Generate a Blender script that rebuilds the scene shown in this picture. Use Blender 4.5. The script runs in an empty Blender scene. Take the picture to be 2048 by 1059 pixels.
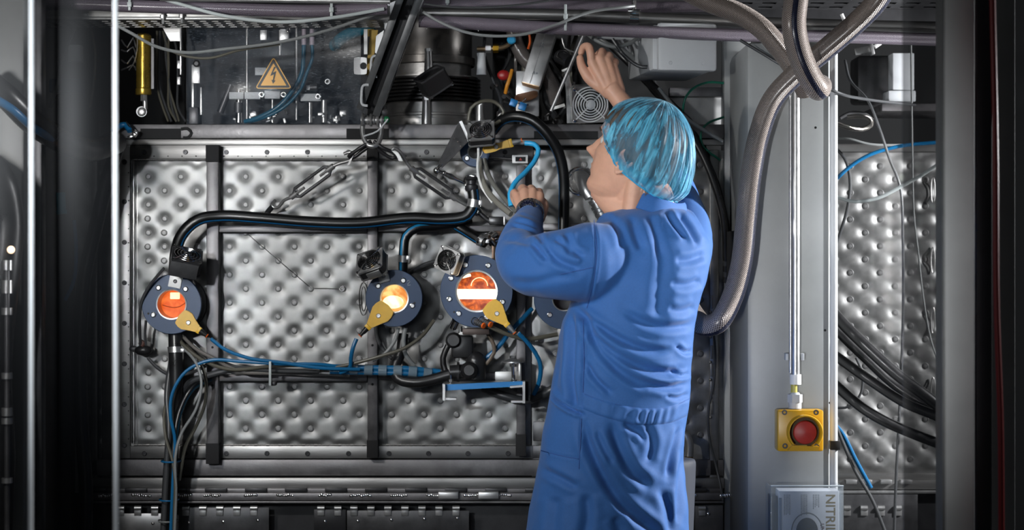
import bpy, bmesh, math, random
import numpy as np
from mathutils import Vector, Matrix, noise
from mathutils.bvhtree import BVHTree
random.seed(7)
PI = math.pi
SC = bpy.context.scene
COL = SC.collection
V = Vector
# ------------------------------------------------------------------ camera
FPX, CD, CZ = 3875.0, 5.0, 1.35          # focal length in px of a 2048 px frame, distance to the furnace wall (Y=0), eye height
cam_d = bpy.data.cameras.new('camera'); cam = bpy.data.objects.new('camera', cam_d); COL.objects.link(cam)
cam.location = (0, -CD, CZ); cam.rotation_euler = (PI / 2, 0, 0)
cam_d.sensor_width = 36; cam_d.lens = 36 * FPX / 2048; cam_d.clip_start = .05
cam_d.dof.use_dof = True; cam_d.dof.focus_distance = 4.65; cam_d.dof.aperture_fstop = 3.2
SC.camera = cam
SC.view_settings.view_transform = 'Standard'; SC.view_settings.look = 'None'
SC.view_settings.exposure = 0.0; SC.view_settings.gamma = 1; SC.view_settings.use_curve_mapping = False
w = bpy.data.worlds.new('world'); SC.world = w; w.use_nodes = True
w.node_tree.nodes['Background'].inputs[0].default_value = (.55, .62, .70, 1)
w.node_tree.nodes['Background'].inputs[1].default_value = .06
def lamp(name, loc, target, power, size, color=(1, 1, 1), shape='DISK', sy=None, spread=PI):
    d = bpy.data.lights.new(name, 'AREA'); d.energy = power; d.shape = shape; d.size = size; d.color = color; d.spread = spread
    if sy: d.size_y = sy
    o = bpy.data.objects.new(name, d); COL.objects.link(o); o.location = loc
    o.rotation_euler = (V(target) - V(loc)).to_track_quat('-Z', 'Y').to_euler()
    return o
lamp('work_lamp_left', (-1.20, -1.85, 1.76), (.0, -.1, 1.15), 10.5, .09, (1, .985, .96), spread=2.5)
lamp('work_lamp_right', (2.5, -.42, 1.72), (.4, -.5, 1.3), 128, .08, (.97, .98, 1))
lamp('front_fill', (-.6, -4.6, 1.9), (.15, 0, .9), 9, 1.2, (.9, .95, 1))  # added soft fill from the front that lifts the coat
lamp('column_fill', (-.35, -3.7, .95), (.80, -.38, 1.42), 1.35, .10, (.97, .98, 1), spread=.42)  # added narrow lamp that brightens the column and its hoses
lamp('curtain_fill', (-1.25, -4.3, 1.75), (-.74, -1.9, 1.55), 2.3, .12, (.9, .95, 1), spread=.45)  # added narrow lamp that brightens the strip edges and left post
lamp('overhead_fill', (-.9, -1.2, 2.9), (0, -.1, 1.4), 3, .7, (.95, .97, 1))  # unseen overhead fill for the upper gear

# ------------------------------------------------------------------ helpers
def P(px, py, Y):                          # world point of a photo position at depth Y
    d = (CD + Y) / FPX
    return V(((px - 1024) * d, Y, CZ - (py - 529.5) * d))
def L(n, Y=0): return n * (CD + Y) / FPX   # n photo px as metres at depth Y
def lin(c):
    return tuple((x / 12.92 if x <= .04045 else ((x + .055) / 1.055) ** 2.4) for x in c)
def hx(s): return lin(tuple(int(s[i:i + 2], 16) / 255 for i in (0, 2, 4)))

def basis(n, roll=0.0, up=V((0, 0, 1))):   # rotation matrix whose +Z is n
    n = V(n).normalized()
    if abs(n.dot(up)) > .98: up = V((0, 1, 0))
    x = up.cross(n).normalized(); y = n.cross(x)
    return Matrix((x, y, n)).transposed().to_4x4() @ Matrix.Rotation(roll, 4, 'Z')

def smooth_path(pts, step=.012):
    pts = [V(p) for p in pts]
    if len(pts) == 2:
        return pts
    out = []
    q = [pts[0] * 2 - pts[1]] + pts + [pts[-1] * 2 - pts[-2]]
    for i in range(1, len(q) - 2):
        a, b, c, d = q[i - 1], q[i], q[i + 1], q[i + 2]
        n = max(2, min(60, int((c - b).length / step)))
        # centripetal catmull rom
        t0 = 0.; t1 = t0 + max(1e-6, (b - a).length ** .5); t2 = t1 + max(1e-6, (c - b).length ** .5); t3 = t2 + max(1e-6, (d - c).length ** .5)
        for k in range(n):
            t = t1 + (t2 - t1) * k / n
            A1 = a * ((t1 - t) / (t1 - t0)) + b * ((t - t0) / (t1 - t0))
            A2 = b * ((t2 - t) / (t2 - t1)) + c * ((t - t1) / (t2 - t1))
            A3 = c * ((t3 - t) / (t3 - t2)) + d * ((t - t2) / (t3 - t2))
            B1 = A1 * ((t2 - t) / (t2 - t0)) + A2 * ((t - t0) / (t2 - t0))
            B2 = A2 * ((t3 - t) / (t3 - t1)) + A3 * ((t - t1) / (t3 - t1))
            out.append(B1 * ((t2 - t) / (t2 - t1)) + B2 * ((t - t1) / (t2 - t1)))
    out.append(pts[-1])
    return out

class MB:
    """collects shapes for ONE mesh object"""
    def __init__(s):
        s.v = []; s.f = []; s.uv = []; s.mi = []; s.m = 0
    def add(s, vs, fs, uvs=None, M=None):
        o = len(s.v)
        if M is not None: vs = [M @ V(p) for p in vs]
        s.v += [tuple(p) for p in vs]
        for i, f in enumerate(fs):
            s.f.append(tuple(o + k for k in f)); s.mi.append(s.m)
            s.uv.append(uvs[i] if uvs else [(0, 0)] * len(f))
        return s
    def box(s, c, size, M=None, bev=0.0, rot=None):
        bm = bmesh.new(); bmesh.ops.create_cube(bm, size=1)
        for v in bm.verts: v.co = V((v.co.x * size[0], v.co.y * size[1], v.co.z * size[2]))
        if bev > 0: bmesh.ops.bevel(bm, geom=list(bm.edges), offset=min(bev, min(size) * .45), segments=2, profile=.5, affect='EDGES')
        T = Matrix.Translation(V(c))
        if rot is not None: T = T @ rot
        if M is not None: T = M @ T
        bm.verts.ensure_lookup_table()
        s.add([T @ v.co for v in bm.verts], [[v.index for v in f.verts] for f in bm.faces]); bm.free()
        return s
    def bx(s, x0, x1, y0, y1, z0, z1, bev=0.0, M=None):
        return s.box(((x0 + x1) / 2, (y0 + y1) / 2, (z0 + z1) / 2), (abs(x1 - x0), abs(y1 - y0), abs(z1 - z0)), M, bev)
    def tube(s, pts, r, n=12, caps=True, step=.012, smooth=True, M=None, flat=1.0):
        pts = smooth_path(pts, step) if smooth else [V(p) for p in pts]
        N = len(pts); rr = r if callable(r) else (lambda t: r)
        vs, fs, uvs = [], [], []
        t = (pts[1] - pts[0]).normalized(); a = V((0, 1, 0)) if abs(t.y) < .9 else V((1, 0, 0))
        x = (a - t * a.dot(t)).normalized(); ln = 0; lens = []
        for i, p in enumerate(pts):
            tt = (pts[min(i + 1, N - 1)] - pts[max(i - 1, 0)])
            tt = tt.normalized() if tt.length > 1e-9 else t
            x = (x - tt * x.dot(tt)).normalized(); y = tt.cross(x)
            if i: ln += (p - pts[i - 1]).length
            lens.append(ln)
        tot = max(ln, 1e-6)
        x = (a - t * a.dot(t)).normalized()
        for i, p in enumerate(pts):
            tt = (pts[min(i + 1, N - 1)] - pts[max(i - 1, 0)])
            tt = tt.normalized() if tt.length > 1e-9 else t
            x = (x - tt * x.dot(tt)).normalized(); y = tt.cross(x)
            R = rr(lens[i] / tot)
            for k in range(n):
                q = 2 * PI * k / n
                vs.append(p + x * (math.cos(q) * R * flat) + y * (math.sin(q) * R))
        for i in range(N - 1):
            for k in range(n):
                k2 = (k + 1) % n
                fs.append((i * n + k, i * n + k2, (i + 1) * n + k2, (i + 1) * n + k))
                uvs.append([(k / n, lens[i]), ((k + 1) / n, lens[i]), ((k + 1) / n, lens[i + 1]), (k / n, lens[i + 1])])
        if caps:
            fs.append(tuple(range(n - 1, -1, -1))); uvs.append([(0, 0)] * n)
            fs.append(tuple((N - 1) * n + k for k in range(n))); uvs.append([(0, 0)] * n)
        return s.add(vs, fs, uvs, M)
    def cyl(s, p0, p1, r, r1=None, n=24, caps=True, M=None):
        r1 = r if r1 is None else r1
        return s.tube([p0, p1], lambda t: r + (r1 - r) * t, n, caps, smooth=False, M=M)
    def lathe(s, prof, M=None, n=32, arc=2 * PI, close=True):   # prof: (radius, z)
        vs, fs = [], []
        full = abs(arc - 2 * PI) < 1e-6; cols = n if full else n + 1
        for (r, z) in prof:
            for k in range(cols):
                q = arc * k / n
                vs.append(V((r * math.cos(q), r * math.sin(q), z)))
        for i in range(len(prof) - 1):
            for k in range(n):
                k2 = (k + 1) % cols
                fs.append((i * cols + k, i * cols + k2, (i + 1) * cols + k2, (i + 1) * cols + k))
        if close and full:
            if prof[0][0] > 1e-6: fs.append(tuple(range(cols - 1, -1, -1)))
            if prof[-1][0] > 1e-6: fs.append(tuple((len(prof) - 1) * cols + k for k in range(cols)))
        return s.add(vs, fs, None, M)
    def torus(s, R, r, M=None, n=32, m=8, arc=2 * PI):
        full = abs(arc - 2 * PI) < 1e-6; cnt = n if full else n + 1
        vs, fs = [], []
        for i in range(cnt):
            a = arc * i / n
            for k in range(m):
                b = 2 * PI * k / m
                vs.append(V(((R + r * math.cos(b)) * math.cos(a), (R + r * math.cos(b)) * math.sin(a), r * math.sin(b))))
        for i in range(n):
            i2 = (i + 1) % cnt
            for k in range(m):
                k2 = (k + 1) % m
                fs.append((i * m + k, i2 * m + k, i2 * m + k2, i * m + k2))
        if not full:
            fs.append(tuple(range(m))); fs.append(tuple((cnt - 1) * m + k for k in range(m - 1, -1, -1)))
        return s.add(vs, fs, None, M)
    def ball(s, c, r, M=None, n=16, sc=(1, 1, 1)):
        T = Matrix.Translation(V(c)) @ Matrix.Diagonal((sc[0], sc[1], sc[2], 1))
        if M is not None: T = M @ T
        prof = [(max(1e-5, r * math.sin(PI * i / (n // 2))), -r * math.cos(PI * i / (n // 2))) for i in range(n // 2 + 1)]
        return s.lathe(prof, T, n, close=False)
    def prism(s, outline, h, M=None, z0=0.0, holes=None, bev=0):  # outline: 2d pts in the xy of M, extruded z0..z0+h
        n = len(outline)
        vs = [V((x, y, z0)) for x, y in outline] + [V((x, y, z0 + h)) for x, y in outline]
        fs = [tuple(range(n - 1, -1, -1)), tuple(range(n, 2 * n))] + [(k, (k + 1) % n, n + (k + 1) % n, n + k) for k in range(n)]
        return s.add(vs, fs, None, M)
    def plate_hole(s, w, h, r, t, M=None, n=32, c=(0, 0)):   # rectangular plate with a round hole
        vs, fs = [], []
        for z in (0, t):
            for k in range(n):
                a = 2 * PI * (k + .5) / n
                vs.append(V((c[0] + r * math.cos(a), c[1] + r * math.sin(a), z)))
            for k in range(n):
                a = 2 * PI * (k + .5) / n; ca, sa = math.cos(a), math.sin(a)
                q = min(w / 2 / max(abs(ca), 1e-9), h / 2 / max(abs(sa), 1e-9))
                q2 = min(q, math.hypot(w / 2, h / 2) * .93)
                vs.append(V((ca * q2, sa * q2, z)))
        for k in range(n):
            k2 = (k + 1) % n
            fs.append((k, n + k, n + k2, k2)[::-1]); fs.append((2 * n + k, 3 * n + k, 3 * n + k2, 2 * n + k2))
            fs.append((k, k2, 2 * n + k2, 2 * n + k)[::-1]); fs.append((n + k, n + k2, 3 * n + k2, 3 * n + k))
        return s.add(vs, fs, None, M)
    def hexa(s, r, h, M=None, z0=0):
        return s.prism([(r * math.cos(PI / 3 * k), r * math.sin(PI / 3 * k)) for k in range(6)], h, M, z0)
    def build(s, name, mats, parent=None, local=False, sharp=35, **tags):
        me = bpy.data.meshes.new(name)
        off = V((0, 0, 0)) if (parent is None or local) else world_loc(parent)
        vv = [(x - off.x, y - off.y, z - off.z) for x, y, z in s.v] if off.length else s.v
        me.from_pydata(vv, [], s.f)
        uvl = me.uv_layers.new(name='UVMap')
        flat = [c for f in s.uv for uv in f for c in uv]
        if len(flat) == len(me.loops) * 2: uvl.data.foreach_set('uv', flat)
        me.polygons.foreach_set('material_index', s.mi)
        me.polygons.foreach_set('use_smooth', [True] * len(me.polygons))
        if not isinstance(mats, (list, tuple)): mats = [mats]
        for m in mats: me.materials.append(m)
        me.update()
        me.set_sharp_from_angle(angle=math.radians(sharp))
        o = bpy.data.objects.new(name, me); COL.objects.link(o)
        if parent is not None: o.parent = parent
        for k, v in tags.items(): o[k] = v
        return o

def world_loc(o):
    p = V((0, 0, 0))
    while o is not None:
        p = p + V(o.location); o = o.parent
    return p
def tag(o, label, cat, group=None, kind=None):
    o['label'] = label; o['category'] = cat
    if group: o['group'] = group
    if kind: o['kind'] = kind
    return o
def thing(name, label, cat, loc=(0, 0, 0), group=None, M=None):
    o = bpy.data.objects.new(name, None); COL.objects.link(o); o.empty_display_size = .02
    if M is not None:
        o.rotation_euler = M.to_euler()
    o.location = loc
    return tag(o, label, cat, group)
def struct(o): o['kind'] = 'structure'; return o
def copy_tree(o, parent=None):
    c = o.copy(); COL.objects.link(c); c.parent = parent
    for ch in list(o.children): copy_tree(ch, c)
    return c

# ------------------------------------------------------------------ materials
def mat(name, color, rough=.5, metal=0.0, bump=0.0, bscale=200, nscale=0, namt=0.0, rvar=0.0, stretch=None, coat=0.0, emis=None, estr=0, sheen=0, coord='Object', sub=0):
    m = bpy.data.materials.new(name); m.use_nodes = True; nt = m.node_tree; N = nt.nodes; Lk = nt.links
    b = N['Principled BSDF']
    if isinstance(color, str): color = hx(color)
    b.inputs['Base Color'].default_value = (*color, 1); b.inputs['Roughness'].default_value = rough; b.inputs['Metallic'].default_value = metal
    b.inputs['Coat Weight'].default_value = coat
    if sheen: b.inputs['Sheen Weight'].default_value = sheen
    if sub:
        b.inputs['Subsurface Weight'].default_value = sub; b.inputs['Subsurface Scale'].default_value = .01; b.inputs['Subsurface Radius'].default_value = (1, .35, .2)
    if emis is not None:
        b.inputs['Emission Color'].default_value = (*emis, 1); b.inputs['Emission Strength'].default_value = estr
    tc = N.new('ShaderNodeTexCoord'); mp = N.new('ShaderNodeMapping'); Lk.new(tc.outputs[coord], mp.inputs[0])
    if stretch: mp.inputs['Scale'].default_value = stretch
    if namt or rvar:
        n1 = N.new('ShaderNodeTexNoise'); n1.inputs['Scale'].default_value = nscale or 12; n1.inputs['Detail'].default_value = 8; n1.inputs['Roughness'].default_value = .65
        Lk.new(mp.outputs[0], n1.inputs[0])
        if namt:
            mr = N.new('ShaderNodeMapRange'); mr.inputs[1].default_value = .3; mr.inputs[2].default_value = .7; mr.inputs[3].default_value = 1 - namt; mr.inputs[4].default_value = 1 + namt * .6
            Lk.new(n1.outputs[0], mr.inputs[0])
            mx = N.new('ShaderNodeVectorMath'); mx.operation = 'SCALE'; mx.inputs[0].default_value = color
            Lk.new(mr.outputs[0], mx.inputs['Scale']); Lk.new(mx.outputs[0], b.inputs['Base Color'])
        if rvar:
            m2 = N.new('ShaderNodeMapRange'); m2.inputs[1].default_value = .3; m2.inputs[2].default_value = .7; m2.inputs[3].default_value = max(.03, rough - rvar); m2.inputs[4].default_value = rough + rvar
            Lk.new(n1.outputs[0], m2.inputs[0]); Lk.new(m2.outputs[0], b.inputs['Roughness'])
    if bump:
        n2 = N.new('ShaderNodeTexNoise'); n2.inputs['Scale'].default_value = bscale; n2.inputs['Detail'].default_value = 3
        Lk.new(mp.outputs[0], n2.inputs[0])
        bp = N.new('ShaderNodeBump'); bp.inputs['Strength'].default_value = bump; bp.inputs['Distance'].default_value = .001
        Lk.new(n2.outputs[0], bp.inputs['Height']); Lk.new(bp.outputs[0], b.inputs['Normal'])
    return m
def braid_mat(name, c1, c2, cells=14, pitch=240, rough=.38, metal=.2, stripe=None, strength=.8):
    """woven hose: two crossing helices from the tube's own UV"""
    m = bpy.data.materials.new(name); m.use_nodes = True; nt = m.node_tree; N = nt.nodes; Lk = nt.links; b = N['Principled BSDF']
    b.inputs['Roughness'].default_value = rough; b.inputs['Metallic'].default_value = metal
    b.inputs['Coat Weight'].default_value = .35; b.inputs['Coat Roughness'].default_value = .2
    tc = N.new('ShaderNodeTexCoord'); sp = N.new('ShaderNodeSeparateXYZ'); Lk.new(tc.outputs['UV'], sp.inputs[0])
    def mth(op, a, b_=None, c=None):
        n = N.new('ShaderNodeMath'); n.operation = op
        for i, q in enumerate((a, b_, c)):
            if q is None: continue
            if isinstance(q, (int, float)): n.inputs[i].default_value = q
            else: Lk.new(q, n.inputs[i])
        return n.outputs[0]
    u = mth('MULTIPLY', sp.outputs[0], cells * 2 * PI); v = mth('MULTIPLY', sp.outputs[1], pitch * 2 * PI)
    s1 = mth('SINE', mth('ADD', u, v)); s2 = mth('SINE', mth('SUBTRACT', u, v))
    h = mth('MAXIMUM', s1, s2); 
    mr = N.new('ShaderNodeMapRange'); Lk.new(h, mr.inputs[0]); mr.inputs[1].default_value = -.4; mr.inputs[2].default_value = 1
    mx = N.new('ShaderNodeMix'); mx.data_type = 'RGBA'; Lk.new(mr.outputs[0], mx.inputs[0])
    mx.inputs[6].default_value = (*hx(c2), 1); mx.inputs[7].default_value = (*hx(c1), 1)
    out = mx.outputs[2]
    if stripe:
        d = mth('ABSOLUTE', mth('SUBTRACT', sp.outputs[0], stripe[1])); k = mth('LESS_THAN', d, stripe[2])
        m3 = N.new('ShaderNodeMix'); m3.data_type = 'RGBA'; Lk.new(k, m3.inputs[0]); Lk.new(out, m3.inputs[6]); m3.inputs[7].default_value = (*hx(stripe[0]), 1); out = m3.outputs[2]
    Lk.new(out, b.inputs['Base Color'])
    bp = N.new('ShaderNodeBump'); bp.inputs['Strength'].default_value = strength; bp.inputs['Distance'].default_value = .002
    Lk.new(mr.outputs[0], bp.inputs['Height']); Lk.new(bp.outputs[0], b.inputs['Normal'])
    return m
def stripe_mat(name, base, stripe, pos, wd, rough=.35, ribs=0):
    m = bpy.data.materials.new(name); m.use_nodes = True; nt = m.node_tree; N = nt.nodes; Lk = nt.links; b = N['Principled BSDF']
    b.inputs['Roughness'].default_value = rough
    tc = N.new('ShaderNodeTexCoord'); sp = N.new('ShaderNodeSeparateXYZ'); Lk.new(tc.outputs['UV'], sp.inputs[0])
    s = N.new('ShaderNodeMath'); s.operation = 'SUBTRACT'; Lk.new(sp.outputs[0], s.inputs[0]); s.inputs[1].default_value = pos
    a = N.new('ShaderNodeMath'); a.operation = 'ABSOLUTE'; Lk.new(s.outputs[0], a.inputs[0])
    l = N.new('ShaderNodeMath'); l.operation = 'LESS_THAN'; Lk.new(a.outputs[0], l.inputs[0]); l.inputs[1].default_value = wd
    mx = N.new('ShaderNodeMix'); mx.data_type = 'RGBA'; Lk.new(l.outputs[0], mx.inputs[0])
    mx.inputs[6].default_value = (*hx(base), 1); mx.inputs[7].default_value = (*hx(stripe), 1); Lk.new(mx.outputs[2], b.inputs['Base Color'])
    return m
def clear_mat(name, tint, alpha, rough=.1, scratches=0.0, spec=.5, scale=30):
    """clear sheet: mostly see-through with a glossy, scratched skin"""
    m = bpy.data.materials.new(name); m.use_nodes = True; nt = m.node_tree; N = nt.nodes; Lk = nt.links
    b = N['Principled BSDF']; b.inputs['Base Color'].default_value = (*hx(tint), 1); b.inputs['Roughness'].default_value = rough; b.inputs['Alpha'].default_value = alpha; b.inputs['Specular IOR Level'].default_value = spec
    if scratches:
        tc = N.new('ShaderNodeTexCoord'); last = None
        for i, (ang, sc) in enumerate(((.5, (4, 4, 90)), (-.9, (4, 4, 130)), (1.3, (5, 5, 70)))):
            mp = N.new('ShaderNodeMapping'); mp.inputs['Rotation'].default_value = (0, ang, 0); mp.inputs['Scale'].default_value = sc; Lk.new(tc.outputs['Object'], mp.inputs[0])
            n = N.new('ShaderNodeTexNoise'); n.inputs['Scale'].default_value = scale * .35; n.inputs['Detail'].default_value = 4; Lk.new(mp.outputs[0], n.inputs[0])
            r = N.new('ShaderNodeMapRange'); r.inputs[1].default_value = .63; r.inputs[2].default_value = .74; Lk.new(n.outputs[0], r.inputs[0])
            if last is None: last = r.outputs[0]
            else:
                a = N.new('ShaderNodeMath'); a.operation = 'MAXIMUM'; Lk.new(last, a.inputs[0]); Lk.new(r.outputs[0], a.inputs[1]); last = a.outputs[0]
        n = N.new('ShaderNodeTexNoise'); n.inputs['Scale'].default_value = 5; Lk.new(tc.outputs['Object'], n.inputs[0])
        mm = N.new('ShaderNodeMath'); mm.operation = 'MULTIPLY'; Lk.new(last, mm.inputs[0]); Lk.new(n.outputs[0], mm.inputs[1])
        ml = N.new('ShaderNodeMath'); ml.operation = 'MULTIPLY_ADD'; Lk.new(mm.outputs[0], ml.inputs[0]); ml.inputs[1].default_value = scratches; ml.inputs[2].default_value = alpha; ml.use_clamp = True
        Lk.new(ml.outputs[0], b.inputs['Alpha'])
        mx = N.new('ShaderNodeMix'); mx.data_type = 'RGBA'; Lk.new(mm.outputs[0], mx.inputs[0]); mx.inputs[6].default_value = (*hx(tint), 1); mx.inputs[7].default_value = (.75, .8, .85, 1)
        Lk.new(mx.outputs[2], b.inputs['Base Color'])
    return m
M_ = dict(
    quilt=mat("quilted stainless sheet", (.25, .25, .247), .47, .82, bump=.12, bscale=500, nscale=9, namt=.34, rvar=.12),
    steel=mat('brushed steel', (.29, .285, .28), .38, .9, bump=.15, bscale=300, nscale=14, namt=.25, rvar=.1, stretch=(.15, 1, 1)),
    beam=mat('mill scale steel beam', (.17, .165, .17), .46, .75, bump=.25, bscale=160, nscale=18, namt=.35, rvar=.12),
    dark=mat('dark grey painted steel', (.10, .10, .105), .42, .6, bump=.15, nscale=20, namt=.3, rvar=.08),
    darker=mat('blackened steel', (.035, .035, .038), .42, .5, nscale=20, namt=.3),
    chrome=mat('polished steel', (.72, .71, .70), .14, 1, nscale=30, namt=.1, rvar=.05),
    satin=mat('satin aluminium', (.48, .48, .48), .36, .85, nscale=30, namt=.12, rvar=.08),
    black=mat('black rubber', (.012, .012, .013), .34, 0, nscale=30, namt=.3, rvar=.08),
    plastic=mat('black plastic', (.014, .014, .015), .3, 0, bump=.1),
    felt=mat('black tape', (.010, .010, .011), .85),
    brass=mat('brass', '8a6a1c', .3, .9, nscale=25, namt=.15, rvar=.08),
    blue=mat('blue anodised flange', (.005, .028, .080), .45, .1, nscale=40, namt=.08),
    bluep=mat('blue painted steel', (.008, .16, .42), .35, .1),
    bluec=mat('blue cable jacket', (.006, .115, .27), .32),
    bluel=mat('light blue cable jacket', (.03, .38, .72), .3),
    yellow=mat('yellow plastic', (.66, .38, .015), .4, nscale=30, namt=.12),
    ybox=mat('yellow enclosure', (.62, .33, .008), .35, nscale=12, namt=.12, coat=.2),
    red=mat('red push button', (.42, .028, .02), .45, nscale=60, namt=.15),
    column=mat('grey painted column', (.28, .29, .29), .42, .05, bump=.1, bscale=60, nscale=6, namt=.12, rvar=.05),
    boxg=mat('light grey enclosure paint', (.50, .52, .54), .5, 0, bump=.3, bscale=700, nscale=5, namt=.06),
    greyc=mat('grey cable jacket', (.19, .20, .20), .45),
    whitec=mat('pale grey cable jacket', (.42, .46, .46), .4),
    olive=mat('brown grey hose', (.085, .08, .062), .35),
    dgrey=mat('dark grey cable jacket', (.045, .047, .05), .35),
    green=mat('green cable jacket', (.01, .14, .09), .35),
    redc=mat('red cable jacket', (.28, .01, .01), .4),
    orange=mat('orange cable jacket', (.75, .12, .01), .4),
    white=mat('white plastic', (.75, .75, .74), .4),
    wall=mat('dark hall wall', (.004, .0045, .005), .85),
    floor=mat('dark floor', (.05, .05, .05), .5, nscale=3, namt=.3),
    braid=braid_mat('braided metal hose', 'a8a09c', '3c3432', 22, 330, metal=.55, strength=.9),
    braidp=braid_mat('purple grey braided hose', '857b88', '3c363c', 20, 330, metal=.1, strength=.5),
    bluestripe=stripe_mat('black hose with blue line', '08090a', '0d4f7a', .62, .025),
    cableclear=mat('clear cable tie', (.55, .58, .58), .35, sub=0),
    wood=mat('ochre painted steel', (.34, .22, .03), .5, .1),
)
# ------------------------------------------------------------------ setting
def slab(name, x0, x1, y0, y1, z0, z1, m):
    return struct(MB().bx(x0, x1, y0, y1, z0, z1).build(name, m))
slab('floor', -3.2, 3.2, -5.6, 1.4, -.05, 0, M_['floor'])
slab('wall_back', -3.2, 3.2, 1.3, 1.4, 0, 3.2, M_['wall'])
slab('wall_left', -3.2, -3.1, -5.6, 1.3, 0, 3.2, M_['wall'])
slab('wall_right', 3.1, 3.2, -5.6, 1.3, 0, 3.2, M_['wall'])
slab('ceiling', -3.1, 3.1, -5.6, 1.3, 3.15, 3.2, M_['wall'])

M_['weld'] = mat('spot weld ring', (.19, .19, .19), .5, .8)
# ------------------------------------------------------------------ quilted sheets
def quilt(name, label, cat, x0, x1, z0, z1, Y, ox, oz, a, b, amp, step=.0045, flat=(), parent=None, pw=2.4, fade=.018, extra=()):
    """pillow plate: spot welded dimples on a staggered lattice, real relief"""
    mb = MB()
    nx = int((x1 - x0) / step) + 1; nz = int((z1 - z0) / step) + 1
    xs = np.linspace(x0, x1, nx); zs = np.linspace(z0, z1, nz)
    X, Z = np.meshgrid(xs, zs)
    def hgt(X, Z):
        c = np.cos(PI * (X - ox) / a) * np.cos(PI * (Z - oz) / b)
        h = amp * (1 - np.minimum((np.clip((1 + c) / 2, 0, 1)) ** pw, .80) / .80)
        e = np.minimum(np.minimum(X - x0, x1 - X), np.minimum(Z - z0, z1 - Z))
        h = h * np.clip(e / fade, 0, 1) ** 1.2
        rs = np.random.RandomState(3)
        wob = sum(np.sin(X * f1 + p1) * np.sin(Z * f2 + p2) for f1, f2, p1, p2 in ((9, 7, 0, 1), (15, 11, 2, 0), (4, 19, 1, 2)))
        return h * (1 + .13 * wob) + .0006 * wob
    H = hgt(X, Z)
    vs = np.stack([X, Y - H, Z], -1).reshape(-1, 3)
    fs = []
    for j in range(nz - 1):
        r = j * nx
        fs += [(r + i, r + i + 1, r + nx + i + 1, r + nx + i) for i in range(nx - 1)]
    mb.add([tuple(q) for q in vs], fs)
    o = len(mb.v)                                     # back face gives the sheet its thickness
    mb.bx(x0, x1, Y + .001, Y + .004, z0, z1)
    # spot weld rings
    mb.m = 1
    ka = range(int((x0 - ox) / a) - 1, int((x1 - ox) / a) + 2); kb = range(int((z0 - oz) / b) - 1, int((z1 - oz) / b) + 2)
    pts = [(ox + k * a, oz + r * b) for k in ka for r in kb if (k + r) % 2 == 0] + list(extra)
    for (x, z) in pts:
        if not (x0 + .02 < x < x1 - .02 and z0 + .02 < z < z1 - .02): continue
        y = Y - float(hgt(np.array(x), np.array(z))) - .0008
        T = Matrix.Translation((x, y, z)) @ Matrix.Rotation(PI / 2, 4, 'X')
        mb.lathe([(.0085, -.001), (.0083, .0012), (.0070, .0016), (.0064, .0002), (.0054, .0004), (.0050, .0014), (.0001, .0017)], T, 18)
    mb.m = 0
    return mb
XP = lambda px, Y=0: (px - 1024) * (CD + Y) / FPX
ZP = lambda py, Y=0: CZ - (py - 529.5) * (CD + Y) / FPX

door = thing('furnace_door', 'large quilted stainless furnace door with bolted edge frame', 'furnace door', (XP(650), 0, ZP(900)))
LA, LB = L(32.45), L(28.0)
ex = [(XP(296), ZP(353 + 28 * r)) for r in (1, 3, 5, 15, 17)] + [(XP(329), ZP(353 + 28 * r)) for r in (4, 6)]
q = quilt('q', '', '', XP(258), XP(1062), ZP(892), ZP(318), 0, XP(297), ZP(353), LA, LB, .0044, extra=ex, pw=2.9)
qd = q.build('quilted_sheet', [M_['quilt'], M_['weld']], door)
wl = MB()
for pts in ([(492, 465), (622, 576)], [(628, 576), (684, 577)]):
    wl.tube([P(x, y, -.0065) for x, y in pts], .0011, 6, smooth=False)
wl.torus(.006, .001, Matrix.Translation(P(684, 577, -.0065)) @ Matrix.Rotation(PI / 2, 4, 'X'), 18, 6)
for (cx, cy, rw, rh) in ((440, 602, 8, 28), (727, 597, 9, 33)):
    pt = [P(cx + rw * math.cos(t) , cy + rh * math.sin(t), -.006) for t in np.linspace(0, 2 * PI, 25)]
    wl.tube(pt, .0012, 6, caps=False, smooth=False); wl.tube([V(p) * 1 for p in [P(cx + .55 * rw * math.cos(t), cy + .75 * rh * math.sin(t), -.006) for t in np.linspace(0, 2 * PI, 25)]], .0010, 6, caps=False, smooth=False)
wl.build('weld_seam', M_['steel'], door)
def frame_strip(x0, x1, y0, y1, n, yy=-.012):
    MB().bx(XP(x0), XP(x1), yy, .004, ZP(y1), ZP(y0), .0015).build(n, M_['steel'], door)
frame_strip(237, 262, 288, 915, 'frame_strip')
frame_strip(262, 1066, 288, 318, 'frame_strip')
frame_strip(262, 1066, 890, 915, 'frame_strip')
# knuckled piano hinge line inside the frame
hg = MB()
for (a0, b0, a1, b1) in ((263, 322, 263, 886), (268, 319.5, 1060, 319.5), (268, 889, 1060, 889)):
    n = int(max(a1 - a0, b1 - b0) / 8)
    for i in range(n):
        p0 = P(a0 + (a1 - a0) * i / n, b0 + (b1 - b0) * i / n, -.014); p1 = P(a0 + (a1 - a0) * (i + .88) / n, b0 + (b1 - b0) * (i + .88) / n, -.014)
        hg.cyl(p0, p1, .0022 if i % 3 else .0028, n=8)
hg.bx(XP(268), XP(270), -.012, 0, ZP(886), ZP(322)); hg.bx(XP(275), XP(276), -.006, 0, ZP(884), ZP(326))
hg.build('hinge', M_['steel'], door)
def cap_bolt(px, py, parent, Y=-.012, r=.0062, m='darker'):
    T = Matrix.Translation(P(px, py, Y)) @ Matrix.Rotation(PI / 2, 4, 'X')
    b = MB(); b.lathe([(r, 0), (r, .004), (r * .85, .0052), (r * .5, .0052), (r * .45, .002), (.0001, .002)], T, 18)
    return b.build('cap_bolt', M_[m], parent)
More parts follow.
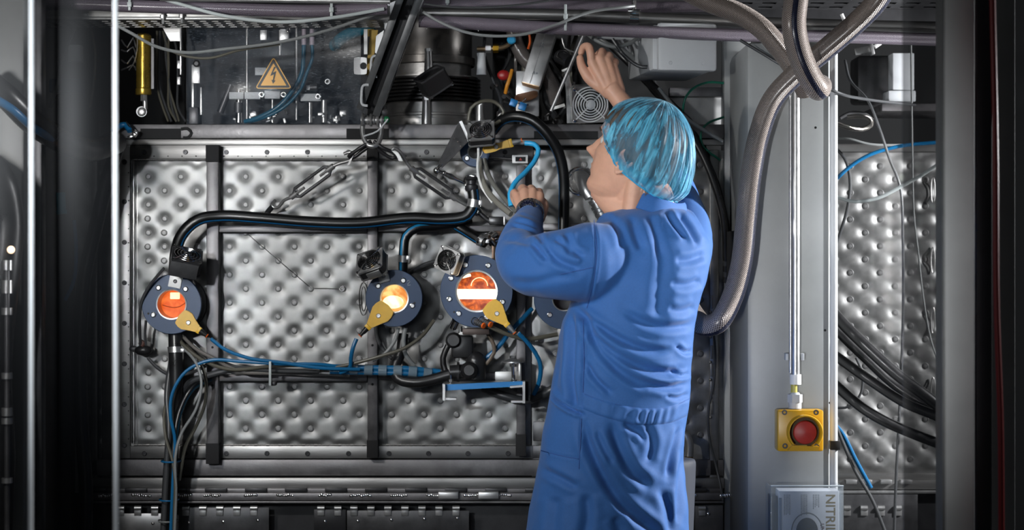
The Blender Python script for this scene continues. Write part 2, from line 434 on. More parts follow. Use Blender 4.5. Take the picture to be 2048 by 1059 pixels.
for y in (323, 403, 484, 565, 646, 727, 808, 890): cap_bolt(249, y, door)
for x in (289, 371, 453, 534, 615, 697, 853, 938, 1010): cap_bolt(x, 304, door)
for x in (289, 371, 453, 534, 615, 697, 778, 857, 936, 1016): cap_bolt(x, 906, door)
rv = MB()
for y in range(345, 890, 28): rv.ball(P(257, y, -.0125), .0018, n=8)
for x in list(range(280, 1050, 28)): rv.ball(P(x, 312, -.0125), .0018, n=8)
rv.build('rivet_row', M_['darker'], door)

# second sheet behind the worker
d2 = thing('quilted_side_panel', 'quilted stainless panel behind the worker, beside the grey column', 'wall panel', (XP(1250), .004, ZP(950)))
quilt('', '', '', XP(1064), XP(1447), ZP(975), ZP(300), .0, XP(1401), ZP(707), L(29), L(27), .0045, pw=3.2).build('quilted_sheet', [M_['quilt'], M_['weld']], d2)
MB().bx(XP(1064), XP(1120), -.010, .003, ZP(915), ZP(890), .001).build('edge_strip', M_['dark'], d2); MB().bx(XP(1066), XP(1128), -.012, .0, ZP(880), ZP(842), .001).build('edge_strip', M_['dark'], d2)
mb = MB(); mb.bx(XP(1080), XP(1122), -.011, -.006, ZP(480), ZP(378), .001); mb.build('cover_sheet', M_['quilt'], d2)
mb = MB(); mb.bx(XP(1418), XP(1436), -.02, .0, ZP(990), ZP(300), .002)
for y in (590, 640, 690, 725, 760, 800): mb.bx(XP(1419), XP(1424), -.026, -.018, ZP(y + 26), ZP(y), .001); mb.ball(P(1421, y + 34, -.022), .004, n=10)
mb.build('latch_rail', M_['steel'], d2)

# right hand panel beyond the column
d3 = thing('quilted_end_panel', 'quilted stainless panel to the right of the grey column', 'wall panel', (XP(1800, .3), .3, ZP(960, .3)))
a3, b3 = L(30, .3), L(26.6, .3)
quilt('', '', '', XP(1640, .3), XP(1975, .3), ZP(945, .3), ZP(302, .3), .3, XP(1701, .3), ZP(598, .3), a3, b3, .0065, pw=1.8).build('quilted_sheet', [M_['quilt'], M_['weld']], d3)
for ya, yb in ((304, 288), (957, 944)): MB().bx(XP(1640, .3), XP(1975, .3), .285, .304, ZP(ya, .3), ZP(yb, .3), .002).build('edge_strip', M_['steel'], d3)
wl = MB()
for x in (1866,):
    for y in (380, 520, 640, 780):
        pt = [P(x + 4 * math.cos(t), y + 26 * math.sin(t), .288) for t in np.linspace(0, 2 * PI, 21)]; wl.tube(pt, .0015, 6, caps=False, smooth=False)
wl.build('weld_seam', M_['steel'], d3)
d4 = thing('quilted_corner_panel', 'quilted stainless panel at far left, seen through the curtain', 'wall panel', (XP(190), .03, ZP(990)))
quilt('', '', '', XP(150, .03), XP(212, .03), ZP(985, .03), ZP(300, .03), .03, XP(165, .03), ZP(600, .03), L(28), L(30), .006, pw=1.6).build('quilted_sheet', [M_['quilt'], M_['weld']], d4)
mb = MB(); mb.bx(XP(186), XP(198), -.02, .0, ZP(985), ZP(300), .002); mb.bx(XP(205), XP(236), -.01, .03, ZP(985), ZP(300), .003); mb.build('corner_post', M_['steel'], d4)

# ------------------------------------------------------------------ braced frame of square tube
fr = thing('support_grid', 'dark welded square tube frame across the furnace door', 'frame', (XP(745), -.03, ZP(915)))
yF, yB = -.052, -.014
def upright(x0, x1, y0, y1, cap0=45, cap1=45):
    MB().bx(XP(x0, yF), XP(x1, yF), yF, yB, ZP(y1, yF), ZP(y0, yF), .002).build('upright', M_['beam'], fr)
    if cap0: MB().bx(XP(x0 - 1.5, yF), XP(x1 + 1, yF), yF - .0015, yB - .001, ZP(y0 + cap0, yF), ZP(y0 - 1, yF), .001).build('end_wrap', M_['felt'], fr)
    if cap1: MB().bx(XP(x0 - 1.5, yF), XP(x1 + 1, yF), yF - .0015, yB - .001, ZP(y1 + 1, yF), ZP(y1 - cap1, yF), .001).build('end_wrap', M_['felt'], fr)
upright(413, 437, 291, 926, 33, 40); upright(735, 755, 292, 914, 30, 34); upright(1033, 1051, 330, 910, 0, 42)
def crossbar(x0, x1, y0, y1):
    MB().bx(XP(x0, yF), XP(x1, yF), yF + .002, yB, ZP(y1, yF), ZP(y0, yF), .002).build('crossbar', M_['beam'], fr)
crossbar(438, 734, 451, 464); crossbar(756, 1032, 450, 463); crossbar(438, 734, 748, 762); crossbar(756, 1032, 745, 758); crossbar(1052, 1400, 446, 460)
for x, y in ((425, 770), (425, 694), (745, 768), (745, 690)):
    T = Matrix.Translation(P(x, y, yF - .0003)) @ Matrix.Rotation(PI / 2, 4, 'X')
    MB().lathe([(.0032, 0), (.0032, .0006), (.0001, .0006)], T, 12).build('bolt_hole', M_['felt'], fr)

# ------------------------------------------------------------------ beams, ledges, weld strip, hinge row
bmT = thing('top_beam', 'brushed steel beam along the top edge of the furnace door', 'beam', (XP(720), 0, ZP(270)))
mb = MB(); mb.bx(XP(238), XP(1446), -.028, .08, ZP(278), ZP(250), .002); mb.build('beam_face', M_['beam'], bmT)
mb = MB(); mb.bx(XP(238), XP(1446), -.022, .01, ZP(291), ZP(279), .0015); mb.build('lower_lip', M_['steel'], bmT)
mb = MB()
for (x0, x1) in ((281, 362), (693, 778), (1068, 1196)): mb.bx(XP(x0, -.028), XP(x1, -.028), -.0295, -.02, ZP(277, -.028), ZP(257, -.028) if x0 != 1068 else ZP(262, -.028))
mb.build('black_marking', M_['felt'], bmT)
hk = MB(); hk.tube([P(362, 258, -.0295), P(375, 257, -.0295), P(383, 266, -.0295), P(376, 275, -.0295), P(366, 275, -.0295)], .004, 8, flat=.3); hk.build('curved_marking', M_['felt'], bmT)
bmB = thing('bottom_beam', 'steel beam running below the furnace door', 'beam', (XP(720), 0, ZP(950)))
mb = MB(); mb.bx(XP(160), XP(1446), -.020, .08, ZP(949), ZP(917), .002); mb.build('beam_face', M_['beam'], bmB)
mb = MB(); mb.bx(XP(160), XP(1446), -.034, .05, ZP(974), ZP(952), .003); mb.build('ledge', M_['steel'], bmB)
mb = MB(); mb.bx(XP(160, -.04), XP(1446, -.04), -.042, .05, ZP(985, -.04), ZP(976, -.04), .002)
mb.bx(XP(160, -.05), XP(1446, -.05), -.062, .05, ZP(999, -.05), ZP(984, -.05), .003)
mb.bx(XP(160, -.05), XP(1446, -.05), -.068, -.03, ZP(1004, -.05), ZP(1000, -.05), .001)
mb.build('stepped_rail', M_['beam'], bmB)
random.seed(5)
mb = MB()
for i, x in enumerate(range(196, 1440, 73)):       # weld beads
    x += random.uniform(-6, 6); n = random.randint(6, 10)
    for k in range(n):
        mb.ball(P(x + k * 4.2, 990 + random.uniform(-1.5, 1.5), -.060), .0052 + random.uniform(-.0008, .0008), n=10, sc=(1, .7, .9))
mb.build('weld_bead', M_['chrome'], bmB)
mb = MB()
for i, x in enumerate(range(170, 1440, 80)):
    mb.bx(XP(x, -.045), XP(x + 44, -.045), -.050, -.03, ZP(983, -.045), ZP(975, -.045), .002)
mb.build('scorched_tab', M_['darker'], bmB)
mb = MB()
for x in (877, 957): mb.bx(XP(x, -.07), XP(x + 40, -.07), -.078, -.05, ZP(996, -.07), ZP(983, -.07), .001)
mb.build('clip_plate', M_['satin'], bmB)
# lower flaps on knuckle hinges
def flap(x0, x1, label, m, rivs, top=1026, Y=-.05):
    t = thing('hinged_flap', label, 'flap', (XP((x0 + x1) / 2, Y), Y, ZP(1100, Y)), 'hinged flaps below the furnace door')
    MB().bx(XP(x0, Y), XP(x1, Y), Y - .002, Y + .002, ZP(1060, Y), ZP(top, Y), .0006).build('flap_plate', M_[m], t)
    MB().bx(XP(x0, Y), XP(x1, Y), Y + .002, Y + .006, ZP(1180, Y), ZP(1046, Y), .0006).build('lower_apron', M_['darker'], t)
    x = x0 + 14
    while x < x1 - 8:
        k = MB(); k.cyl(P(x - 7, 1015, Y - .004), P(x + 7, 1015, Y - .004), .0065, n=14); k.bx(XP(x - 7, Y), XP(x + 7, Y), Y - .006, Y - .001, ZP(1030, Y), ZP(1014, Y), .001)
        k.build('hinge_knuckle', M_['satin'], t); x += 34
    for rx, ry in rivs:
        T = Matrix.Translation(P(rx, ry, Y - .002)) @ Matrix.Rotation(PI / 2, 4, 'X')
        MB().lathe([(.0042, 0), (.004, .0015), (.002, .0028), (.0001, .0028)], T, 14).build('rivet', M_['chrome'], t)
    return t
flap(228, 332, 'polished hinged flap left of the black cable bundle', 'satin', [(236, 1046), (306, 1046)])
flap(358, 538, 'dark hinged flap just right of the black cable bundle', 'dark', [(378, 1044), (447, 1043), (516, 1040)], 1014)
flap(628, 692, 'short dark hinged flap with a single rivet', 'darker', [(650, 1042)], 1018)
flap(694, 938, 'wide dark hinged flap with orange reflections under the blue bracket', 'dark', [(716, 1041), (783, 1039), (849, 1037), (915, 1036)], 1020)
flap(1390, 1446, 'small hinged flap between the worker and the grey column', 'dark', [(1417, 1027)], 1008)
mb = MB(); mb.bx(XP(160), XP(1446), .0, .02, ZP(1250), ZP(1003)); tag(mb.build('lower_housing', M_['darker']), 'dark lower housing plate behind the hinged flaps', 'housing')
# right side lower rail + flap
bmR = thing('side_rail', 'weathered steel rail below the right quilted panel', 'beam', (XP(1780, .27), .27, ZP(975, .27)))
mb = MB(); mb.bx(XP(1640, .27), XP(1975, .27), .25, .34, ZP(976, .27), ZP(958, .27), .002); mb.build('rail_body', M_['steel'], bmR)
mb = MB(); mb.bx(XP(1640, .27), XP(1975, .27), .24, .26, ZP(984, .27), ZP(978, .27), .002)
for x in (1690, 1720, 1760, 1800): mb.bx(XP(x, .25), XP(x + 22, .25), .235, .26, ZP(966, .25), ZP(958, .25), .001)
mb.build('clip_strip', M_['satin'], bmR)
t = flap(1680, 1835, 'hinged flap below the right quilted panel', 'dark', [(1699, 1018), (1761, 1018), (1791, 1018)], 988, .24)
mb = MB(); mb.bx(XP(1640, .3), XP(1975, .3), .26, .30, ZP(1180, .3), ZP(985, .3)); tag(mb.build('side_housing', M_['darker']), 'dark lower housing at the right behind the black hoses', 'housing')
# ------------------------------------------------------------------ glowing sight ports
RX = Matrix.Rotation(PI / 2, 4, 'X')          # local +Z looks out of the furnace towards the hall
def glow(name, c1, c2, s1, s2, scale, band=None):
    m = bpy.data.materials.new(name); m.use_nodes = True; nt = m.node_tree; N = nt.nodes; Lk = nt.links; b = N['Principled BSDF']
    b.inputs['Base Color'].default_value = (c1[0] * .15, c1[1] * .15, c1[2] * .15, 1); b.inputs['Roughness'].default_value = .6
    tc = N.new('ShaderNodeTexCoord'); n = N.new('ShaderNodeTexNoise'); n.inputs['Scale'].default_value = scale; n.inputs['Detail'].default_value = 3; n.inputs['Distortion'].default_value = 1.2
    Lk.new(tc.outputs['Object'], n.inputs[0])
    r = N.new('ShaderNodeMapRange'); r.inputs[1].default_value = .35; r.inputs[2].default_value = .65; Lk.new(n.outputs[0], r.inputs[0])
    mx = N.new('ShaderNodeMix'); mx.data_type = 'RGBA'; Lk.new(r.outputs[0], mx.inputs[0]); mx.inputs[6].default_value = (*c1, 1); mx.inputs[7].default_value = (*c2, 1)
    Lk.new(mx.outputs[2], b.inputs['Emission Color'])
    ms = N.new('ShaderNodeMapRange'); ms.inputs[3].default_value = s1; ms.inputs[4].default_value = s2; Lk.new(r.outputs[0], ms.inputs[0]); Lk.new(ms.outputs[0], b.inputs['Emission Strength'])
    return m
G_or = glow('hot furnace orange', (1, .13, .015), (1, .20, .04), .85, 1.1, 30)
G_gold = glow('hot furnace gold', (1, .30, .04), (1, .62, .22), .9, 1.5, 26)
G_deep = glow('hot furnace deep orange', (.55, .05, .006), (1, .22, .03), .35, 1.0, 45)
G_white = glow('white hot heater', (1, .72, .40), (1, .85, .6), 5.5, 7, 20)
G_warm = glow('bright hot patch', (1, .55, .25), (1, .75, .45), 1.6, 2.2, 12)
M_glass = bpy.data.materials.new('sight glass'); M_glass.use_nodes = True
_b = M_glass.node_tree.nodes['Principled BSDF']; _b.inputs['Base Color'].default_value = (.02, .01, .01, 1); _b.inputs['Roughness'].default_value = .03; _b.inputs['Alpha'].default_value = .08
def sight_port(label, px, py, Y, R, r, bolts, rb, glowm, mount='bellows', ring=True):
    R = L(R, Y); r = L(r, Y)
    t = thing('sight_port', label, 'sight glass', P(px, py, Y), 'blue flanged sight ports on the furnace door', RX)
    t.rotation_euler = (PI / 2, 0, 0)
    th = .014
    mb = MB(); mb.lathe([(r, -th), (R - .001, -th), (R, -th + .001), (R, -.001), (R - .001, 0), (r + .001, 0), (r, -.001), (r, -th)], n=72, close=False)
    mb.build('flange', M_['blue'], t, True)
    dp = -Y - .02                                              # tube back to the door
    mb = MB(); mb.lathe([(r * 1.02, -th), (R * .86, -th), (R * .86, -th - .02), (R * .62, -th - .022)] + [(R * (.70 if k % 2 else .62), -th - .024 - (dp - .05) * k / 16) for k in range(17)] + [(R * .95, -dp + .01), (R * .95, -dp - .012), (r, -dp - .012)], n=56, close=False)
    mb.build('bellows_pipe', M_['dark'], t, True)
    mb = MB(); mb.lathe([(r * 1.0, -.002), (r * .985, -.030), (r * .96, -.05)], n=48, close=False)
    mb.lathe([(r * 1.09, .0003), (r * 1.07, .0022), (r * .99, .0016), (r * .985, -.003)], n=48, close=False)
    mb.build('inner_sleeve', M_['satin'] if ring else M_['dark'], t, True)
    mb = MB(); mb.lathe([(.0001, -.052), (r * .4, -.0525), (r * 1.0, -.048)], n=40, close=False)
    mb.build('furnace_glow', glowm, t, True)
    mb = MB(); mb.lathe([(.0001, -.001), (r * .99, -.001), (r * .99, -.003), (.0001, -.003)], n=40, close=False)
    mb.build('glass_disc', M_glass, t, True)
    for a in bolts:
        a = math.radians(a); c = V((math.cos(a) * R * rb, math.sin(a) * R * rb, 0)); T = Matrix.Translation(c)
        b = MB(); b.lathe([(.0072, .0), (.0070, .0012), (.0062, .0016)], T, 20); b.build('washer', M_['chrome'], t, True)
        b = MB(); b.lathe([(.0050, .001), (.0050, .0055), (.0042, .0062), (.0026, .0062), (.0024, .003), (.0001, .003)], T, 20, close=False); b.build('cap_bolt', M_['satin'], t, True)
    return t
p1 = sight_port('blue sight port at far left, glass glowing plain orange', 343, 608, -.135, 59.5, 28.5, (128, 47, 210), .70, G_or)
p2 = sight_port('blue sight port in the middle of the door, glass glowing gold', 788, 596, -.16, 57, 27.5, (142, 62, -22), .70, G_gold)
p3 = sight_port('largest blue sight port, with a white hot bar glowing behind its glass', 953, 582, -.17, 72.5, 39.5, (65, 112, 153, 196, 232, -68, -22), .78, G_deep)
p4 = sight_port('blue sight port half hidden behind the worker', 1128, 598, -.15, 60, 22, (140, 228, 60), .70, M_['darker'])
p5 = sight_port('small blue sight port hidden under the topmost fan', 950, 303, -.12, 30, 14, (220,), .7, M_['darker'])
# what is seen glowing inside the furnace
mb = MB(); mb.box((0, 0, 0), (L(19), L(13), .004), Matrix.Translation((L(1), L(16), -.043)), .002); mb.build('hot_patch', G_warm, p1, True)
mb = MB(); mb.tube([V((-L(24), -L(2), -.044)), V((-L(4), -L(7), -.044)), V((L(10), -L(5), -.044)), V((L(26), L(6), -.044))], .0012, 8); mb.build('element_wire', glow('dull element', (.8, .1, .02), (.7, .09, .02), .45, .5, 10), p1, True)
mb = MB(); mb.lathe([(.0001, 0), (L(17), 0), (L(17), .002), (.0001, .002)], Matrix.Translation((L(-4), L(-8), -.05)) @ Matrix.Diagonal((1.2, .75, 1, 1)), 28); mb.build('hot_patch', glow('hot spot gold', (1, .6, .2), (1, .8, .42), 1.8, 3.0, 18), p2, True)
mb = MB(); mb.box((0, 0, 0), (L(74), L(19), .006), Matrix.Translation((0, -L(6), -.040)), .002); mb.build('hot_bar', G_white, p3, True)
mb = MB(); mb.torus(L(16), .0012, Matrix.Translation((L(5), L(10), -.043)), 24, 6, arc=PI); mb.build('element_wire', G_warm, p3, True)
mb = MB(); mb.box((0, 0, 0), (L(17), L(5), .003), Matrix.Translation((-L(20), L(29), -.042)) @ Matrix.Rotation(.25, 4, 'Z'), .001); mb.build('hot_patch', glow('hot chip', (1, .7, .4), (1, .8, .5), 3, 4, 18), p3, True)
# mark and pin hole
mb = MB()
mb.tube([V((L(25), L(33), .0003)), V((L(29), L(35), .0003)), V((L(31), L(32), .0003)), V((L(27), L(28), .0003)), V((L(26), L(25), .0003)), V((L(32), L(26), .0003))], .0005, 6, smooth=False)
mb.build('engraved_number', M_['whitec'], p2, True)
for t, x, y in ((p1, -45, -18), (p2, 40, -9), (p3, -43, -40)):
    MB().lathe([(.0028, 0), (.0028, .0004), (.0001, .0004)], Matrix.Translation((L(x), L(y), .0002)), 12).build('pin_hole', M_['felt'], t, True)
# white lug at the top of ports 1 and 2
def lug(t, x, y, w, h, rot, m, Rr):
    T = Matrix.Translation((L(x), L(y), .001)) @ Matrix.Rotation(rot, 4, 'Z')
    mb = MB(); mb.box((0, 0, .002), (L(w), L(h), .004), T, .0018); mb.build('bracket_lug', m, t, True)
    mb = MB(); mb.lathe([(.0052, .004), (.005, .0075), (.003, .009), (.0001, .0075)], T, 16); mb.build('lug_screw', M_['satin'], t, True)
lug(p1, 8, 45, 25, 26, -.2, M_['white'], 0)
lug(p2, -20, 42, 22, 24, .25, M_['satin'], 0)

# ------------------------------------------------------------------ yellow probes with their leads
def probe(label, port_c, tip, tail, Y, w0, w1, hole=True, sleeve='plastic', w_t=.55):
    """flat yellow tongue from tip (over the glass edge) to tail (cable end)"""
    a = P(*tip, Y); b = P(*tail, Y); d = (b - a); ln = d.length; ang = math.atan2(d.z, d.x)
    t = thing('temperature_probe', label, 'probe', a + V((0, 0, 0)), 'yellow tongue probes clipped to the sight ports')
    T = Matrix.Translation(V((0, 0, 0))) @ RX @ Matrix.Rotation(ang, 4, 'Z')
    W0, W1 = L(w0, Y) / 2, L(w1, Y) / 2
    out = [(0, -W0 * .85), (ln * .18, -W0), (ln * .34, -W0 * 1.0), (ln * .55, -W0 * .72), (ln * .86, -W1), (ln, -W1), (ln, W1), (ln * .86, W1), (ln * .55, W0 * .72), (ln * .34, W0), (ln * .18, W0), (0, W0 * .85), (-ln * .05, 0)]
    bm = bmesh.new(); vs = [bm.verts.new((x, y, 0)) for x, y in out]; f = bm.faces.new(vs)
    r = bmesh.ops.extrude_face_region(bm, geom=[f]); ev = [v for v in r['geom'] if isinstance(v, bmesh.types.BMVert)]
    bmesh.ops.translate(bm, vec=(0, 0, .007), verts=ev); bmesh.ops.recalc_face_normals(bm, faces=bm.faces[:])
    bmesh.ops.bevel(bm, geom=[e for e in bm.edges if e.calc_face_angle(0) > .9], offset=.0014, segments=2, affect='EDGES')
    mb = MB(); mb.add([T @ v.co for v in bm.verts], [[v.index for v in f.verts] for f in bm.faces]) if not bm.verts.index_update() else 0; bm.free()
    mb.build('tongue', M_['yellow'], t, True)
    mb = MB(); mb.lathe([(.0062, .007), (.006, .0085), (.0045, .0105), (.0025, .0105), (.002, .0088), (.0001, .0088)], T @ Matrix.Translation((ln * .42, 0, 0)), 18); mb.build('screw', M_['satin'], t, True)
    mb = MB(); mb.box((ln * .92, 0, .0045), (ln * .12, W1 * 2.05, .009), T, .001); mb.build('neck', M_['yellow'], t, True)
    mb = MB(); mb.cyl((ln * .97, 0, .004), (ln * 1.16, 0, .004), .0075, .0062, 16, M=T); mb.cyl((ln * 1.13, 0, .004), (ln * 1.30, 0, .004), .0055, .0042, 14, M=T)
    mb.build('cable_boot', M_[sleeve], t, True)
    MB().torus(.0048, .0012, T @ Matrix.Translation((ln * 1.3, 0, .004)) @ Matrix.Rotation(PI / 2, 4, 'Y'), 16, 6).build('red_seal', M_['redc'] if False else M_['orange'], t, True)
    return t
YP1, YP2, YP3 = -.138, -.163, -.173
probe('yellow probe pointing down right, on the far left port', 0, (360, 632), (402, 662), YP1, 38, 14)
probe('yellow probe pointing down left, on the middle port', 0, (775, 612), (733, 657), YP2, 42, 13)
probe('yellow probe pointing down right, on the largest port', 0, (977, 608), (1017, 652), YP3, 40, 12, sleeve='satin')
tp = probe('yellow probe lying under the topmost fan, its lead pale blue', 0, (968, 300), (1026, 285), -.16, 17, 17, sleeve='satin')

# ------------------------------------------------------------------ small square cooling fans
def make_fan(label, c, n, roll, s, dep=.30, body='satin', rings=4, guard='chrome', bracket=None, rr=.42):
    """c centre of the guard face, n the way it blows, s the side length"""
    M = basis(n, roll); t = thing('cooling_fan', label, 'fan', c, 'small square cooling fans with wire guards')
    t.rotation_euler = M.to_euler()
    d = s * dep
    f = MB(); f.plate_hole(s, s, s * .44, s * .06); f.plate_hole(s, s, s * .44, s * .06, Matrix.Translation((0, 0, -d)))
    f.build('frame', M_[body], t, True)
    f = MB(); f.lathe([(s * .44, .0), (s * .44, -d + s * .06), (s * .47, -d + s * .06), (s * .47, 0)], n=28, close=False); f.plate_hole(s * .96, s * .96, s * .45, d, Matrix.Translation((0, 0, -d)))
    f.build('housing', M_['plastic'], t, True)
    g = MB()
    for k in range(rings):
        g.torus(s * (rr - k * (rr - .12) / (rings - 1 if rings > 1 else 1)), s * .019, Matrix.Translation((0, 0, s * (.075 + .012 * k))), 32, 6)
    for k in range(4):
        a = PI / 4 + k * PI / 2; ca, sa = math.cos(a), math.sin(a)
        g.tube([V((ca * s * .58, sa * s * .58, s * .07)), V((ca * s * .42, sa * s * .42, s * .09)), V((ca * s * .1, sa * s * .1, s * .12))], s * .018, 6)
    g.lathe([(s * .12, s * .10), (s * .11, s * .125), (.0001, s * .13)], n=20, close=False)
    g.build('wire_guard', M_[guard], t, True)
    for k in range(4):
        a = PI / 4 + k * PI / 2; x, y = math.cos(a) * s * .60, math.sin(a) * s * .60
        MB().lathe([(s * .05, s * .06), (s * .045, s * .10), (.0001, s * .11)], Matrix.Translation((x, y, 0)), 10).build('corner_screw', M_['chrome'], t, True)
    h = MB(); h.lathe([(s * .15, -d * .8), (s * .15, s * .02), (s * .12, s * .035), (.0001, s * .04)], n=20)
    for k in range(7):
        a = 2 * PI * k / 7; T = Matrix.Rotation(a, 4, 'Z') @ Matrix.Translation((s * .28, 0, -d * .35)) @ Matrix.Rotation(.7, 4, 'X')
        h.box((0, 0, 0), (s * .28, s * .17, s * .012), T)
    h.build('rotor', M_['felt'], t, True)
    if bracket:
        b = MB(); bracket(b, s, d); b.build('bracket', M_['satin'] if body != 'darker' else M_['dark'], t, True)
    return t
fanA = make_fan('dark fan tilted up above the far left port', P(374, 512, -.20), (.25, -.42, .80), -.35, L(62, -.2), .48, 'darker', 4,
    bracket=lambda b, s, d: b.box((-s * .05, -s * .53, -d * .5), (s * .9, s * .05, d * 1.1), bev=.001))
fanB = make_fan('silver fan tilted up left above the middle port', P(740, 522, -.21), (-.40, -.62, .62), .42, L(58, -.2), .36, 'satin', 5,
    bracket=lambda b, s, d: b.box((s * .10, -s * .56, -d * .45), (s * .5, s * .06, d * .8), bev=.001))
fanC = make_fan('silver fan facing left beside the largest port', P(895, 520, -.21), (-.45, -.86, .08), -.38, L(49, -.2), .40, 'satin', 5)
fanD = make_fan('topmost silver fan, on an angled plate above the yellow probe', P(962, 262, -.22), (-.10, -.72, .62), .10, L(54, -.2), .32, 'satin', 5)
fanE = make_fan('round guarded fan behind the raised forearm, left of the hair net', P(1180, 208, -.02), (.10, -.96, -.22), .05, L(74, 0), .30, 'steel', 6, guard='boxg', rr=.47)
fanF = make_fan('black fan seen from its back in front of the ribbed vessel', P(874, 176, -.10), (.45, .35, -.78), .35, L(58, -.1), .60, 'dark', 4, guard='chrome')
# angled plate carrying the topmost fan
t = thing('fan_bracket', 'angled perforated steel plate reaching from the topmost fan down to a ball joint', 'bracket', P(880, 335, -.15))
def quadplate(mb, pts, th, M=None):
    """plate from four or more (px,py,Y) corners"""
    q = [P(*p) for p in pts]; n = (q[1] - q[0]).cross(q[2] - q[1]).normalized() * th
    k = len(q); mb.add([p for p in q] + [p + n for p in q], [tuple(range(k)), tuple(range(2 * k - 1, k - 1, -1))] + [(i, k + i, k + (i + 1) % k, (i + 1) % k) for i in range(k)])
    return mb
mb = quadplate(MB(), [(918, 243, -.21), (936, 283, -.215), (884, 336, -.15), (876, 326, -.15)], .002); mb.build('plate', M_['dark'], t)
mb = quadplate(MB(), [(918, 243, -.21), (924, 241, -.21), (942, 285, -.215), (936, 283, -.215)], .002); mb.build('folded_edge', M_['satin'], t)
for x, y in ((921, 256), (915, 283), (921, 292), (908, 277), (931, 276)):
    MB().ball(P(x, y, -.213), .002, n=8).build('rivet', M_['chrome'], t)
t = thing('ball_joint_arm', 'polished ball joint linkage between the angled fan plate and the black hose clamp', 'linkage', P(905, 350, -.12))
mb = MB(); mb.tube([P(893, 322, -.15), P(878, 333, -.15), P(874, 341, -.14)], .0035, 10); mb.ball(P(873, 341, -.14), .0085); mb.build('ball_joint', M_['chrome'], t)
mb = MB(); mb.tube([P(873, 341, -.14), P(890, 347, -.135), P(912, 358, -.13), P(930, 366, -.12)], lambda u: .004 + .0035 * math.exp(-((u - .45) / .14) ** 2), 12); mb.ball(P(888, 346, -.135), .0065); mb.build('threaded_link', M_['chrome'], t)

# ------------------------------------------------------------------ hoses, cables
USED = {}
def hose(name, label, cat, pts, r, m, n=14, group=None, Yr=-.15, clamp=None, rib=0, step=.012):
    pp = [P(*p) for p in pts]
    mb = MB(); mb.tube(pp, L(r, Yr), n, step=step)
    mt = M_[m] if isinstance(m, str) else m
    if clamp:
        t = thing(name, label, cat, pp[-1], group)
        mb.build('hose_body', mt, t)
        for (i, w) in clamp:                       # metal clamp near point index i
            sp = smooth_path(pp); k = min(len(sp) - 2, max(1, int(i * (len(sp) - 1)))); a, b = sp[k - 1], sp[k + 1]; d = (b - a).normalized()
            c = MB(); c.cyl(sp[k] - d * w / 2, sp[k] + d * w / 2, L(r, Yr) * 1.10, n=24); c.cyl(sp[k] - d * w * .7, sp[k] - d * w * .5, L(r, Yr) * 1.16, n=24)
            c.box(sp[k] + V((L(r, Yr) * 1.1, -L(r, Yr) * .5, 0)), (.010, .008, w * .8), bev=.001)
            c.build('hose_clamp', M_['satin'], t)
        return t
    return tag(mb.build(name, mt), label, cat, group)
hose('rubber_hose', 'thick black hose arching from the far left port to a clamp near the wrist', 'hose',
     [(352, 560, -.10), (350, 520, -.12), (362, 472, -.13), (395, 440, -.13), (440, 432, -.12), (520, 436, -.12), (620, 444, -.12), (720, 446, -.12), (820, 436, -.12), (890, 438, -.12), (935, 430, -.12), (948, 405, -.12), (946, 380, -.12)], 12, 'bluestripe', 20, clamp=[(.985, .016)])
hose('rubber_hose', 'black hose with a blue line bending down onto the middle port', 'hose',
     [(806, 560, -.10), (807, 505, -.11), (812, 472, -.11), (832, 456, -.11), (870, 452, -.10), (912, 446, -.09), (940, 440, -.07)], 9.5, stripe_mat('black hose with cyan line', '07080a', '0f6f9c', .42, .045), 18, clamp=[(.22, .014)])
hose('rubber_hose', 'short black hose from under the long hose to the valves above the largest port', 'hose',
     [(900, 444, -.075), (930, 462, -.09), (955, 478, -.11), (972, 486, -.12)], 10, 'bluestripe', 18, clamp=[(.97, .012)])
hose('rubber_hose', 'large black hose arching right of the topmost fan and dropping to the worker', 'hose',
     [(985, 262, -.10), (1003, 241, -.12), (1030, 232, -.14), (1064, 240, -.15), (1095, 268, -.15), (1117, 305, -.14), (1127, 350, -.13), (1128, 400, -.12), (1127, 470, -.12), (1128, 540, -.12)], 11, 'bluestripe', 20)
hose('cable_conduit', 'bright straight metal edge conduit beside the large black hose', 'conduit', [(1133, 378, -.08), (1133, 540, -.08)], 3, 'chrome', 10)
hose('drain_hose', 'black hose going straight down from the far left port inside the cable bundle', 'hose',
     [(350, 655, -.10), (351, 700, -.11), (352, 760, -.11), (349, 830, -.11), (343, 900, -.11), (338, 980, -.12), (334, 1075, -.12)], 14, 'black', 18, clamp=[(.10, .012)])
hose('power_cable', 'second black cable of the bundle hugging the drain hose on its left', 'cable', [(346, 700, -.09), (334, 790, -.12), (338, 850, -.135), (334, 920, -.14), (330, 1000, -.14), (326, 1075, -.14)], 6, 'dgrey')
hose('power_cable', 'black cable of the bundle with a painted blue sheen, in front of the drain hose', 'cable', [(420, 757, -.08), (385, 775, -.12), (360, 820, -.13), (347, 900, -.15), (344, 980, -.15), (340, 1075, -.15)], 6.5, stripe_mat('black cable painted sheen', '0a0c0e', '0b3346', .3, .15))  # blue sheen is a band painted into the jacket colour
hose('signal_cable', 'grey cable looping out right of the black bundle and back down to it', 'cable', [(362, 690, -.11), (392, 725, -.15), (403, 765, -.16), (393, 815, -.16), (362, 868, -.16), (351, 910, -.165), (352, 985, -.165), (349, 1075, -.165)], 3.0, 'greyc', 10)
hose('signal_cable', 'darker grey cable making the outermost loop right of the black bundle', 'cable', [(372, 690, -.10), (400, 722, -.12), (412, 760, -.12), (409, 810, -.12), (388, 860, -.12), (372, 890, -.12), (358, 960, -.13)], 3.4, 'olive', 10)
hose('signal_cable', 'thin dark cable left of the blue one beside the black bundle', 'cable', [(350, 770, -.10), (330, 815, -.13), (331, 870, -.15), (345, 920, -.16), (350, 960, -.165), (346, 1075, -.16)], 3.2, 'olive', 10)
